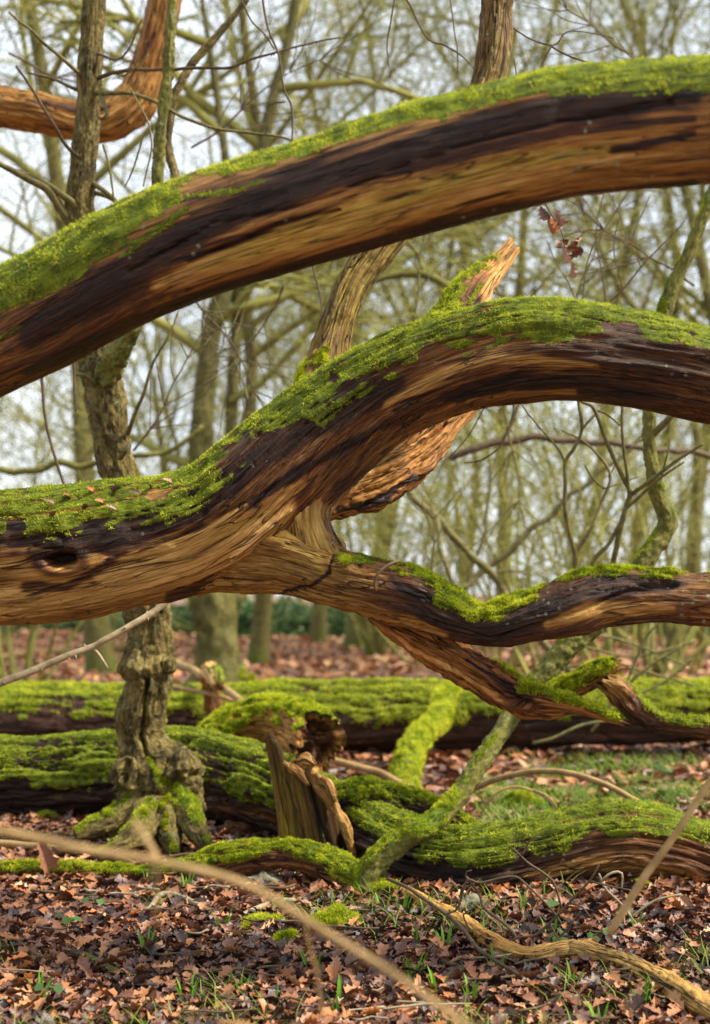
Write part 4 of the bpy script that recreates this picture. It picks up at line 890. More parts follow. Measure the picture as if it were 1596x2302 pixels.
twig_thing('fallen_stick', 'slim reddish stick crossing the peeled golden branch', 'stick', on_ground([(870, 2035, 4, .10), (930, 2060, 4.5, .09), (1021, 2108, 4.5, .07), (1090, 2160, 4.5, .04), (1180, 2206, 4, .02)], .01), [], M['twig'], .005, .015, world=True)

# bare twiggy brush in front of the ground log
GB = lambda x, y, d, r_=2.6: (x, y, d, r_)
twig_thing('dead_brush', 'tangled spiny brushwood standing up in front of the winding log', 'brushwood',
           [GB(1164, 2155, 3.75, 6), GB(1162, 2110, 3.75, 5), GB(1140, 2080, 3.75, 4), GB(1090, 2040, 3.78, 3.6), GB(1080, 2010, 3.8, 3.4), GB(1050, 1970, 3.8, 3)],
           [[GB(1005, 2055, 3.8), GB(1030, 2040, 3.8, 3), GB(1050, 1978, 3.8, 3), GB(1080, 1984, 3.8), GB(1150, 1970, 3.8), GB(1180, 1985, 3.8), GB(1240, 2045, 3.8), GB(1262, 2075, 3.8)],
            [GB(1262, 2040, 3.82), GB(1240, 1980, 3.82, 3), GB(1185, 1938, 3.82, 3), GB(1172, 1925, 3.82), GB(1150, 1906, 3.82, 2)],
            [GB(1172, 1925, 3.82, 2.4), GB(1195, 1885, 3.82, 2), GB(1215, 1880, 3.82, 1.6)],
            [GB(1162, 2110, 3.75, 4), GB(1200, 2105, 3.72, 4), GB(1235, 2075, 3.7, 3.4), GB(1280, 2030, 3.68, 3), GB(1325, 1982, 3.66, 2.6), GB(1345, 1945, 3.66, 2)],
            [GB(1280, 2030, 3.68, 2.6), GB(1310, 2040, 3.66, 2.4), GB(1325, 2060, 3.66, 2)], [GB(1325, 1982, 3.66, 2), GB(1380, 1992, 3.64, 2), GB(1430, 2002, 3.62, 1.6)],
            [GB(1235, 2120, 3.7, 2.4), GB(1262, 2100, 3.7, 2.2), GB(1305, 2050, 3.68, 2)], [GB(1235, 2075, 3.7, 2.2), GB(1248, 2100, 3.68, 2), GB(1262, 2122, 3.66, 1.6)],
            [GB(1100, 2140, 3.7, 2.4), GB(1140, 2130, 3.72, 2.4), GB(1164, 2112, 3.75, 2)], [GB(1060, 2045, 3.8, 2), GB(1040, 2060, 3.8, 2), GB(1060, 2100, 3.8, 1.6)],
            [GB(1030, 2090, 3.78, 2.6), GB(1080, 2098, 3.78, 2.4), GB(1135, 2096, 3.76, 2)], [GB(1050, 1978, 3.8, 2), GB(1046, 1960, 3.8, 1.8), GB(1060, 1955, 3.8, 1.4)],
            [GB(1034, 2012, 3.8, 1.6), GB(1040, 1995, 3.8, 1.6), GB(1060, 1990, 3.8, 1.4)]], M['twig'], .006, .012, nubs=8)
twig_thing('dead_brush', 'pale dry stems leaning beside the tan cane at the log end', 'brushwood',
           [GB(1430, 2080, 3.9, 3), GB(1400, 2040, 3.9, 3), GB(1360, 2000, 3.9, 3), GB(1345, 1965, 3.9, 2.4)],
           [[GB(1352, 1978, 3.9, 3), GB(1375, 1962, 3.9, 3), GB(1398, 1962, 3.9, 3), GB(1398, 1995, 3.9, 2)], [GB(1400, 2040, 3.9, 2), GB(1405, 2080, 3.88, 2), GB(1400, 2130, 3.86, 1.5)], [GB(1420, 2060, 3.9, 3), GB(1470, 2025, 3.9, 2.6), GB(1530, 2010, 3.9, 2.2)]], M['twig_grey'], .005, .012)
for xs_, lab in [([(1420, 1590), (1440, 1530), (1490, 1440), (1530, 1400)], 'blurred bare brush stem behind the elbow branch'), ]:
    twig_thing('dead_brush', 'dry bramble stems arching behind the elbow-bent branch', 'brushwood', [(1330, 1640, 6.6, 4), (1370, 1585, 6.6, 4), (1440, 1510, 6.6, 4), (1530, 1450, 6.6, 3)],
               [[(1250, 1500, 6.8, 3), (1350, 1490, 6.8, 3), (1450, 1510, 6.8, 3), (1560, 1540, 6.8, 3)], [(1300, 1450, 7, 3), (1420, 1475, 7, 3), (1560, 1440, 7, 3)], [(1380, 1600, 6.5, 3), (1430, 1480, 6.5, 3), (1480, 1400, 6.5, 3), (1560, 1350, 6.5, 2)],
                [(1200, 1670, 6.4, 4), (1250, 1655, 6.4, 4), (1310, 1630, 6.4, 4), (1380, 1620, 6.4, 3)], [(1280, 1420, 7, 3), (1400, 1440, 7, 3), (1560, 1500, 7, 2)], [(1360, 1560, 6.6, 3), (1460, 1550, 6.6, 3), (1560, 1480, 6.6, 2)]], M['twig_olive'], .01, .03)

# thin hanging twigs between the logs
hang = [
    ('slender twig drooping past the upright barkless limb', [(700, 590, 4.6, 2.2), (712, 640, 4.6, 2), (722, 690, 4.6, 1.8), (718, 735, 4.6, 1.2)], [], M['twig']),
    ('thin dark twig hanging vertically under the lower end of the arching log', [(86, 740, 4.8, 4), (92, 845, 4.8, 4), (100, 930, 4.8, 3.6), (118, 1010, 4.8, 3.4), (146, 1098, 4.8, 3)], [[(165, 810, 4.8, 3), (168, 870, 4.8, 3), (170, 925, 4.8, 2)]], M['twig']),
    ('fine curved twig hanging below the humped limb', [(1160, 880, 4.6, 2), (1150, 940, 4.6, 2), (1125, 1000, 4.6, 2), (1085, 1032, 4.6, 2), (1045, 1040, 4.6, 1.5)], [[(1095, 905, 4.6, 1.8), (1060, 970, 4.6, 1.5), (1015, 1025, 4.6, 1.2)]], M['twig']),
    ('wiry twig spray crossing the snapped stub', [(1040, 598, 4.4, 1.4), (1060, 625, 4.4, 1.6), (1090, 648, 4.4, 1.7), (1150, 672, 4.4, 1.7), (1200, 685, 4.4, 1.5), (1215, 730, 4.4, 1.2)], [], M['twig']),
    ('wiry leafless stem zigzagging up beside the hanging withered leaves', [(1335, 760, 4.8, 2), (1365, 690, 4.8, 2.2), (1400, 650, 4.8, 2), (1440, 600, 4.8, 1.8), (1490, 550, 4.8, 1.6), (1540, 500, 4.8, 1.2)],
     [[(1365, 690, 4.8, 1.7), (1350, 600, 4.8, 1.5), (1340, 520, 4.8, 1.3), (1360, 420, 4.8, 1.1)], [(1400, 650, 4.8, 1.6), (1380, 560, 4.8, 1.4), (1395, 470, 4.8, 1)], [(1300, 690, 4.8, 1.6), (1280, 640, 4.8, 1.5), (1255, 600, 4.8, 1.3), (1230, 540, 4.8, 1)], [(1440, 600, 4.8, 1.4), (1420, 540, 4.8, 1.2), (1460, 440, 4.8, 1)]], M['twig']),
    ('fine arching twigs above the arching log by the upright limb', [(880, -60, 4.6, 2.2), (955, 78, 4.6, 2), (1000, 100, 4.6, 2), (1040, 125, 4.6, 1.8), (1070, 160, 4.6, 1.4)], [[(895, -60, 4.6, 2.2), (880, 50, 4.6, 2), (872, 100, 4.6, 1.8), (876, 150, 4.6, 1.4)], [(1005, -60, 4.6, 1.8), (1020, 60, 4.6, 1.6), (1028, 110, 4.6, 1.5), (1030, 165, 4.6, 1.2)]], M['twig']),
    ('dark forked twig above the mossy crest of the arching log', [(1240, 100, 4.4, 2.2), (1290, 130, 4.4, 2.2), (1340, 145, 4.4, 2), (1385, 152, 4.4, 1.5)], [[(1240, 100, 4.4, 2), (1220, 140, 4.4, 1.6), (1212, 160, 4.4, 1.2)], [(1060, -40, 4.4, 2), (1150, 60, 4.4, 1.8), (1240, 100, 4.4, 2), (1280, 70, 4.4, 1.4), (1380, 85, 4.4, 1)], [(1155, 130, 4.4, 1.6), (1163, 175, 4.4, 1.4)]], M['twig']),
    ('long drooping twig with two bends over the arching log', [(580, -60, 4.6, 2.8), (600, 60, 4.6, 2.6), (625, 120, 4.6, 2.6), (638, 200, 4.6, 2.4), (655, 240, 4.6, 2.4), (657, 320, 4.6, 1.8)], [[(638, 228, 4.6, 2), (610, 232, 4.6, 1.8), (600, 240, 4.6, 1.4)], [(520, -60, 4.6, 2.2), (560, 40, 4.6, 2), (590, 75, 4.6, 2), (615, 110, 4.6, 1.6)]], M['twig']),
    ('crossing bare twigs below the orange dead limb', [(230, 325, 4.85, 3), (245, 370, 4.85, 2.8), (252, 420, 4.85, 2.6), (256, 455, 4.85, 2)], [[(330, 290, 4.85, 2.6), (315, 330, 4.85, 2.4), (300, 380, 4.85, 2.2), (280, 420, 4.85, 1.6)], [(295, 200, 4.85, 2), (315, 240, 4.85, 2), (335, 280, 4.85, 2), (340, 340, 4.85, 2), (320, 420, 4.85, 1.6)], [(280, 170, 4.85, 1.8), (310, 150, 4.85, 1.8), (335, 120, 4.85, 1.4)]], M['twig_olive']),
]
for lab, st_, sd_, mt_ in hang:
    twig_thing('hanging_twig', lab, 'twig', st_, sd_, mt_, .006, .012)

# fine twig sprays (one thing each) in the gaps between the logs
def spray(lab, x, y, d, ang, ln_px, n_side, seed, mat, r0=3.0, spread=50):
    rs = random.Random(seed)
    def path(x, y, ang, L, n=6, curl=0):
        out = [(x, y)]
        for i in range(n):
            ang += rs.uniform(-13, 13) + curl; x += math.cos(R(ang)) * L / n; y -= math.sin(R(ang)) * L / n; out.append((x, y, ang))
        return out
    main = path(x, y, ang, ln_px)
    stem = [(p_[0], p_[1], d + .1 * i / 6, r0 * (1 - .12 * i)) for i, p_ in enumerate(main)]
    sides_ = []
    for k in range(n_side):
        i = rs.randint(1, 5); a = main[i][2] + rs.choice((-1, 1)) * rs.uniform(25, spread)
        sp = path(main[i][0], main[i][1], a, ln_px * rs.uniform(.25, .6), 4)
        sides_.append([(p_[0], p_[1], d + rs.uniform(-.05, .15) * j / 4, r0 * .55 * (1 - .17 * j)) for j, p_ in enumerate(sp)])
    twig_thing('hanging_twig', lab, 'twig', stem, sides_, mat, .008, .018, nsides=5)
spray('bare twiggy spray beside the gnarled trunk above the mossy trunk top', 300, 1010, 5.6, 60, 360, 12, 1, M['twig'], 3)
spray('loose spray of fine twigs hanging between gnarled tree and the two-stemmed tree', 420, 640, 5.8, -70, 420, 14, 2, M['twig'], 3)
spray('fine twig spray leaning against the pale gap above the mossy slope', 560, 900, 6.2, 115, 300, 12, 3, M['twig_olive'], 2.6)
spray('wispy twigs hanging in front of the far trunks under the arching log', 640, 640, 6.0, -105, 300, 12, 4, M['twig'], 2.6)
spray('low spray of olive twigs rising behind the saddle of the lower limb', 960, 1330, 7.0, 75, 330, 12, 5, M['twig_olive'], 3.4)
spray('wide spray of bare twigs near the top of the gnarled tree', 430, 330, 6.2, 25, 420, 14, 6, M['twig'], 3)
spray('twigs fanning out under the dead oak leaves', 1290, 700, 6.4, 80, 360, 14, 7, M['twig_olive'], 3)
spray('straggly twigs at the outer end of the humped limb', 1560, 640, 5.6, 150, 360, 14, 8, M['twig'], 3)
spray('dense bare spray over the crest of the arching log', 1480, 170, 5.6, 150, 380, 16, 9, M['twig'], 2.6)
spray('thin weeping twigs in the dark gap beneath the humped limb', 1130, 900, 6.6, -80, 340, 12, 10, M['twig_olive'], 3)
spray('upper twigs trailing from beyond the orange dead limb', 20, 120, 6.6, -25, 380, 12, 11, M['twig'], 3)
spray('pale twigs beside the snapped stub', 930, 700, 6.8, 80, 260, 10, 12, M['twig_olive'], 3)

# withered oak leaves still hanging
def leaf_mesh(name, mat, seed, n=8, curl=.25):
    rs = np.random.default_rng(seed)
    xs = np.linspace(0, 1, n); prof = np.array([.02, .15, .10, .25, .16, .30, .19, .01]) if n == 8 else np.array([.012, .012, .07, .16, .10, .12, .23, .16, .16, .27, .22, .18, .18, .01]) if n == 14 else np.interp(xs, [0, .3, .7, 1], [.02, .2, .26, .01])
    prof = prof * rs.uniform(.85, 1.15, n)
    up_ = np.where(np.arange(n) % 2 == 1, .05, 0) if n == 8 else prof * .16
    bend = rs.uniform(-.35, .45); tw = rs.uniform(-.5, .5)
    v = []
    for sgn in (-1, 0, 1):
        y = sgn * prof; x = xs + (np.abs(sgn) * up_)
        z = bend * (xs - .5) ** 2 + curl * rs.uniform(.4, 1.4) * np.abs(y) * 1.6 + tw * y * (xs - .3)
        v.append(np.stack([x - .5, y, z - bend * .12], -1))
    v = np.vstack(v)
    a = np.arange(n - 1)
    q = np.vstack([np.stack([a, a + 1, n + a + 1, n + a], -1), np.stack([n + a, n + a + 1, 2 * n + a + 1, 2 * n + a], -1)])
    return v, q
lc = thing('withered_leaves', 'cluster of curled russet oak leaves dangling from a twig below the arching log', 'leaf cluster', P(1268, 520, 4.3))
s = Soup(); pp, rr = px_line([(1215, 440, 4.3, 1.8), (1240, 480, 4.3, 1.8), (1262, 520, 4.3, 1.6), (1270, 560, 4.3, 1.2)]); s.add(*tube(pp, rr, 5, .012, .003, 2)); obj('stem', s.mesh('stem', M['twig']), lc)
lr = random.Random(5)
for i, (x, y, sz, rx, ry, rz) in enumerate([(lr.gauss(1238 if k < 4 else 1272, 11 if k < 4 else 16), lr.gauss(487 if k < 4 else 545, 9 if k < 4 else 26), lr.uniform(30, 46), lr.uniform(.8, 2.0), lr.uniform(-.6, 1.5), lr.uniform(0, 6.2)) for k in range(15)]):
    v, q = leaf_mesh('leaf', None, 300 + i, 14, curl=1.3)
    o = obj('leaf', make_mesh('leaf', v, q, None, M['leaf'], dict(tone=np.full(len(v), .34 + .07 * ((i * 5) % 8)))), lc)
    o.location = Vector(P(x, y, 4.3 + .03 * (i % 3 - 1))) - lc.location; o.rotation_euler = (rx, ry, rz); sc_ = sz * 4.3 / F; o.scale = (sc_, sc_, sc_)

# ------------------------------------------------------------------ leaf litter
def scatter_ground(n, y0, y1, pad=1.15):
    """random ground points in the camera's wedge, uniform by ground area between depths y0..y1 (metres)"""
    u = rng.uniform(0, 1, n); y = np.sqrt(y0 ** 2 + u * (y1 ** 2 - y0 ** 2))
    half = y * (CX / F) * pad + .15
    return rng.uniform(-1, 1, n) * half, y

def rot(yaw, tx, ty):
    cz, sz = np.cos(yaw), np.sin(yaw); cx, sx = np.cos(tx), np.sin(tx); cy, sy = np.cos(ty), np.sin(ty)
    z = np.zeros_like(yaw); o = z + 1
    Rz = np.stack([np.stack([cz, -sz, z], -1), np.stack([sz, cz, z], -1), np.stack([z, z, o], -1)], -2)
    Rx = np.stack([np.stack([o, z, z], -1), np.stack([z, cx, -sx], -1), np.stack([z, sx, cx], -1)], -2)
    Ry = np.stack([np.stack([cy, z, sy], -1), np.stack([z, o, z], -1), np.stack([-sy, z, cy], -1)], -2)
    return Rz @ Rx @ Ry

def litter(name, n, y0, y1, size, nst, tilt, lift, label, bright=0.0):
    protos = [leaf_mesh('l', None, 400 + i, nst, curl=.45) for i in range(9)]
    x, y = scatter_ground(n, y0, y1)
    which = rng.integers(0, 9, n); S = size * rng.uniform(.55, 1.3, n)
    A = rot(rng.uniform(0, 6.28, n), rng.normal(0, tilt, n), rng.normal(0, tilt, n))
    base = np.stack([x, y, ground_h(x, y) + lift * rng.uniform(.2, 1, n)], -1)
    patch = fbm(np.stack([x * 2.2, y * 2.2, 0 * x], -1), 2, 77)
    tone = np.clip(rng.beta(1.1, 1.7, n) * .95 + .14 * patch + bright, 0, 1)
    vs, qs, ts = [], [], []; off = 0
    for k, (v, q) in enumerate(protos):
        m = which == k; cnt = m.sum()
        vv = np.einsum('nij,vj->nvi', A[m], v) * S[m][:, None, None] + base[m][:, None]
        vs.append(vv.reshape(-1, 3)); qs.append((q[None] + (np.arange(cnt) * len(v))[:, None, None]).reshape(-1, 4) + off); off += cnt * len(v)
        ts.append(np.repeat(tone[m], len(v)))
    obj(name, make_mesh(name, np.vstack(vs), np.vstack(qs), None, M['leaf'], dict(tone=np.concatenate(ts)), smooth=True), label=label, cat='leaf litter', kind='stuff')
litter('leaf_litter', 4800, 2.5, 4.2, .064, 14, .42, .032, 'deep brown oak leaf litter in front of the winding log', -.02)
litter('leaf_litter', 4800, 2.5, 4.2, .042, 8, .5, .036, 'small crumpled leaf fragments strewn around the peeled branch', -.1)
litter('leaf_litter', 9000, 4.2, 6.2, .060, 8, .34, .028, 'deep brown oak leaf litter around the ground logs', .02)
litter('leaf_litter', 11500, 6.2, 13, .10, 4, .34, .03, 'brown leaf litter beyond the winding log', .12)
litter('leaf_litter', 12000, 13, 40, .19, 4, .30, .03, 'pinkish carpet of dry leaves spreading to the far trees', .5)  # paler leaf colour stands in for sunlight on the far glade

lm = []
for i in range(10):
    v, q = leaf_mesh('fallen_leaf', None, 500 + i, 14, .6)
    lm.append(make_mesh('fallen_leaf', v, q, None, M['leaf_one']))
cnt = 0
while cnt < 290:
    x, y = random.uniform(-40, 1640), random.choice((random.uniform(1880, 2320), random.uniform(2040, 2320)))
    if 850 < x and y < 2050: continue
    g = G(x, y); o = bpy.data.objects.new('fallen_leaf', lm[cnt % 10])
    put(o, None, 'dry brown lobed oak leaf lying loose on top of the litter', 'leaf', 'fallen oak leaves on top of the litter')
    z = float(ground_h(g[0], g[1])) + random.uniform(.026, .04); sc_ = random.uniform(.04, .085)
    o.location = (g[0], g[1], z); o.scale = (sc_,) * 3
    o.rotation_euler = (random.gauss(0, .35), random.gauss(0, .35), random.uniform(0, 6.28)); cnt += 1
o = bpy.data.objects.new('fallen_leaf', lm[3]); put(o, None, 'russet oak leaf standing upright against the mossy root', 'leaf', 'fallen oak leaves on top of the litter')
o.location = G(98, 1965) + np.array([0, 0, .075]); o.rotation_euler = (1.3, 1.2, .3); o.scale = (.14,) * 3
# leaf scraps lying on the mossy trunk top
for i, (x, y, r_) in enumerate([(110, 1135, .3), (150, 1120, 1.2), (190, 1142, 2.2), (225, 1130, .9), (265, 1108, 2.9), (300, 1112, .1), (340, 1098, 1.7), (380, 1088, .6), (120, 1160, 2.4), (205, 1105, 1.0), (250, 1148, .5)]):
    j = np.argmin(np.hypot(*(to_px(tinfo['V'].reshape(-1, 3)) - (x, y)).T) + 1000 * ((tinfo['D'].reshape(-1, 3) @ FWD) > .1))
    p_ = tinfo['V'].reshape(-1, 3)[j] + tinfo['D'].reshape(-1, 3)[j] * .012
    o = bpy.data.objects.new('leaf_scrap', lm[i % 10]); put(o, None, 'small dry leaf scrap caught in the moss of the fallen trunk', 'leaf', 'leaf scraps on the mossy trunk')
    o.location = p_; o.scale = (.034,) * 3; o.rotation_euler = (.9, .3, r_)

# loose twigs among the leaves
for i in range(46):
    x, y = random.uniform(0, 1600), random.uniform(1900, 2310)
    if 850 < x and y < 2060: x -= 800; y = max(y, 2010)
    a = random.uniform(-.5, .5) + (math.pi if random.random() < .5 else 0); L = random.uniform(40, 170)
    ln = [(x + math.cos(a) * L * t + random.uniform(-6, 6), y + math.sin(a) * L * t * .35 + random.uniform(-4, 4), random.uniform(2.2, 4.2) * (1 - .5 * t)) for t in (0, .25, .5, .75, 1)]
    pp = on_ground(ln, .042)
    s = Soup(); s.add(*tube([np.array(p_[:3]) for p_ in pp], [p_[3] for p_ in pp], 5, .012, .004, i))
    put(bpy.data.objects.new('loose_twig', s.mesh('loose_twig', [M['twig'], M['twig_grey'], M['twig']][i % 3])), None, 'thin bare twig lying among the fallen oak leaves', 'twig', 'loose twigs in the litter')

# ------------------------------------------------------------------ small plants, moss cushions, stones, grass
def cushion(x, y, rx, ry, h, label, tone=.1):
    g = G(x, y); d = (g - CAMP) @ FWD; a = rx * d / F
    n, k = 26, 44
    t = np.linspace(0, 1, n)[:, None]; th = np.linspace(0, 2 * np.pi, k, endpoint=False)[None]
    rr = (1 - t) * a * (1 + .25 * fbm(np.stack([np.cos(th) * 1.5 + x, np.sin(th) * 1.5, 0 * th], -1), 2, 4))
    X = g[0] + rr * np.cos(th); Y = g[1] + rr * np.sin(th) * ry
    Z = ground_h(X, Y) + h * np.sqrt(np.clip(1 - (1 - t) ** 2, 0, 1)) * (1 + .35 * fbm(np.stack([X * 18, Y * 18, 0 * X], -1), 3, 6)) + 0 * th
    V = np.stack([X, Y, Z], -1); v = V.reshape(-1, 3)
    me = make_mesh('moss_cushion', v, grid_quads(n, k), None, M['wood_log'], dict(grain=v, moss=np.ones(len(v)), stain_shade=np.full(len(v), .8), algae=np.zeros(len(v))))
    o = obj('moss_cushion', me, label=label, cat='moss')
    moss_blades(o, V, np.ones((n, k)), int(60000 * a), .016, .0034, tone, 5)
cushion(592, 2072, 52, .7, .05, 'round bright moss cushion tucked beside the tan cane')
cushion(748, 2068, 78, .6, .055, 'long bright moss cushion next to the thin grey stick')
cushion(652, 2098, 46, .5, .03, 'small flat moss cushion below the two larger ones')
cushion(280, 1890, 42, .6, .04, 'moss cushion at the foot of the gnarled tree', 0)
cushion(1445, 2012, 20, .8, .04, 'little yellow-green moss cushion on the litter by the log end', .25)
cushion(1100, 2192, 48, .4, .02, 'flat ferny moss patch on the dark rotten stick', 0)
cushion(1180, 1822, 55, .3, .09, 'low mossy hump in the grass behind the winding log', .1)
cushion(95, 1840, 36, .5, .03, 'thin moss cushion in front of the furrowed log end', 0)

def stone(x, y, rx, hz, mat, label, seed):
    g = G(x, y); d = (g - CAMP) @ FWD; a = rx * d / F
    th, ph = np.meshgrid(np.linspace(0, 2 * np.pi, 40, endpoint=False), np.linspace(-1.3, 1.5, 24))
    D_ = np.stack([np.cos(ph) * np.cos(th), np.cos(ph) * np.sin(th) * .8, np.sin(ph) * hz], -1)
    V = g + D_ * a * (1 + .28 * fbm(D_ * 1.6 + seed, 3, seed) - .1 * np.abs(vnoise(D_ * 3 + seed, seed)))[..., None]
    v = V.reshape(-1, 3)
    obj('stone', make_mesh('stone', v, grid_quads(24, 40), None, mat, dict(grain=v, moss=np.zeros(len(v)), stain_shade=np.full(len(v), .62), algae=np.zeros(len(v)))), label=label, cat='stone')
stone(530, 1880, 46, .8, M['wood_log'], 'brown weathered lump wedged under the winding log', 3)
stone(592, 1985, 42, .6, M['stone'], 'grey-green stone under the arched mossy branch', 5)
stone(1065, 2040, 40, .7, M['stone'], 'dark mossy stone beneath the belly of the winding log', 8)

def blade_strip(p, d, ln, wd, tone, mat, name, lean_amt=.5):
    """curved three-segment blades: p roots, d lean direction (unit, horizontal)"""
    n = len(p); side = np.stack([-d[:, 1], d[:, 0], 0 * d[:, 0]], -1)
    rows = []
    for t, w in ((0, 1.0), (.4, .9), (.75, .6), (1.0, .08)):
        c = p + np.array([0, 0, 1]) * (ln * t * (1 - .35 * lean_amt * t))[:, None] + d * (ln * lean_amt * t * t)[:, None]
        rows += [c - side * (wd * w / 2)[:, None], c + side * (wd * w / 2)[:, None]]
    v = np.stack(rows, 1); q = np.array([[0, 1, 3, 2], [2, 3, 5, 4], [4, 5, 7, 6]])
    Q = (q[None] + (np.arange(n) * 8)[:, None, None]).reshape(-1, 4)
    return make_mesh(name, v.reshape(-1, 3), Q, None, mat, dict(tone=np.repeat(np.clip(tone, 0, 1), 8)), smooth=False)

def grass_field(n, test, ln, label, wd=.005):
    x, y = scatter_ground(n * 9, 4.6, 13.0)
    m = test(x, y); x, y = x[m][:n], y[m][:n]; k = len(x)
    a = rng.uniform(0, 6.28, k); dd = np.stack([np.cos(a), np.sin(a), 0 * a], -1)
    obj('grass', blade_strip(np.stack([x, y, ground_h(x, y)], -1), dd, ln * rng.uniform(.4, 1.3, k), wd * rng.uniform(.6, 1.4, k), .45 + .25 * fbm(np.stack([x * 3, y * 3, 0 * x], -1), 2, 8) + rng.normal(0, .18, k), M['grass'], 'grass', .8), label=label, cat='grass', kind='stuff')
def right_patch(x, y):
    nz = fbm(np.stack([x * 1.6, y * 1.6, 0 * x], -1), 3, 61)
    px = CX + F * x / y
    return (px > 1040 + 60 * nz) & (y > 5.0) & (y < 7.9) & (nz > -.02)
grass_field(13000, right_patch, .10, 'short green grass growing between the winding log and the far log')
grass_field(9000, lambda x, y: (y > 8.6) & (fbm(np.stack([x * .9, y * .9, 0 * x], -1), 3, 63) > .12), .07, 'scattered short grass on the litter beyond the far log', .007)
x_, y_ = scatter_ground(6000, 2.6, 4.4); nz_ = fbm(np.stack([x_ * 3.0, y_ * 3.0, 0 * x_], -1), 3, 65); m_ = (nz_ > .45) | ((y_ < 3.15) & (nz_ > .1)); x_, y_ = x_[m_][:1500], y_[m_][:1500]; k_ = len(x_)
a_ = rng.uniform(0, 6.28, k_)
obj('grass', blade_strip(np.stack([x_, y_, ground_h(x_, y_) + .01], -1), np.stack([np.cos(a_), np.sin(a_), 0 * a_], -1), .075 * rng.uniform(.4, 1.4, k_), .003 * rng.uniform(.7, 1.3, k_), rng.uniform(.3, .9, k_), M['grass'], 'grass', .9), label='thin sparse grass blades poking through the litter around the peeled branch', cat='grass', kind='stuff')

for i, (x, y) in enumerate([(335, 1975), (420, 1998), (860, 2035), (905, 2040), (962, 2052), (630, 2048), (500, 2075), (940, 2108), (1000, 2120), (1085, 2112), (1115, 2165), (930, 2180), (985, 2215), (1060, 2225), (1290, 2205), (1180, 2050), (1430, 2085), (1350, 2290), (1440, 2250), (500, 2200), (545, 2215), (420, 2235), (150, 1890), (90, 2225), (610, 2260), (760, 2250), (1240, 2100), (700, 2170), (330, 2130)]):
    g = G(x, y); k = random.randint(4, 8); a = rng.uniform(0, 6.28, k)
    p_ = np.stack([g[0] + .018 * np.cos(a), g[1] + .018 * np.sin(a), np.full(k, float(ground_h(g[0], g[1])) + .012)], -1)
    me = blade_strip(p_, np.stack([np.cos(a), np.sin(a), 0 * a], -1), rng.uniform(.045, .09, k), rng.uniform(.007, .011, k), rng.uniform(.2, 1, k), M['sprout'], 'sprout', .35)
    obj('sprout', me, label='fresh bright green bulb sprout pushing up through the dead leaves', cat='sprout', group='green sprouts in the litter')

def leaf_disc(c, r_, nrm, asp=1.0, yaw=0.0):
    nrm = np.array(nrm, float); nrm /= np.linalg.norm(nrm)
    a = np.cross(nrm, [math.cos(yaw), math.sin(yaw), .1]); a /= np.linalg.norm(a); b = np.cross(nrm, a)
    th = np.linspace(0, 2 * np.pi, 14, endpoint=False); rr = r_ * (1 - .12 * np.cos(2 * th)) * (1 + .35 * np.maximum(0, np.cos(th)) ** 5)
    ring = c + a * (rr * np.cos(th))[:, None] * asp + b * (rr * np.sin(th))[:, None] + nrm * (np.cos(th) ** 2 * r_ * .18)[:, None]
    v = np.vstack([ring, c]); j = np.arange(14)
    return v, np.stack([j, (j + 1) % 14, np.full(14, 14)], -1)
for i, (x, y, sz, asp, lab) in enumerate([(210, 2028, 26, 1.0, 'three-leaved green seedling in the litter above the snaking stick'), (152, 2075, 30, 1.2, 'broad-leaved green seedling by the sunken mossy stick'), (110, 2235, 34, 1.1, 'dark round-leaved seedling among thin grass blades'),
                                          (1232, 2040, 26, 2.0, 'narrow-leaved seedling growing through the spiny brushwood'), (1345, 2105, 24, 2.0, 'pointed-leaved seedling above the peeled golden branch'), (1255, 2108, 22, 2.0, 'small grey-green seedling beside the peeled branch knot'),
                                          (905, 1672, 22, 1.3, 'bluish bramble sprig against the dark side of the far log'), (1490, 1700, 20, 1.3, 'leafy bramble sprig in the grass near the elbow branch')]):
    g = G(x, y + (14 if y > 1800 else 60)); d = (g - CAMP) @ FWD; m_ = sz * d / F
    t_ = thing('seedling', lab, 'seedling', g); hgt = m_ * (1.1 if y > 1800 else 2.2)
    for j in range(4 if y > 1800 else 7):
        a = j * 1.9 + i; tip = g + np.array([math.cos(a) * m_ * .75, math.sin(a) * m_ * .75, hgt * (.55 + .6 * ((j * 37) % 10) / 10)])
        s = Soup(); s.add(*tube([g + np.array([0, 0, -.01]), g + np.array([0, 0, hgt * .45]), tip], [.0016, .0014, .001], 4)); obj('stem', s.mesh('stem', M['twig_olive']), t_)
        v, tr = leaf_disc(tip, m_ * .30, (math.cos(a) * .4, math.sin(a) * .4 - .3, .8), asp, a)
        obj('leaf', make_mesh('leaf', v, None, tr, M['seedling'], dict(tone=np.full(len(v), .25 + .6 * ((j * 53 + i * 17) % 10) / 10))), t_)

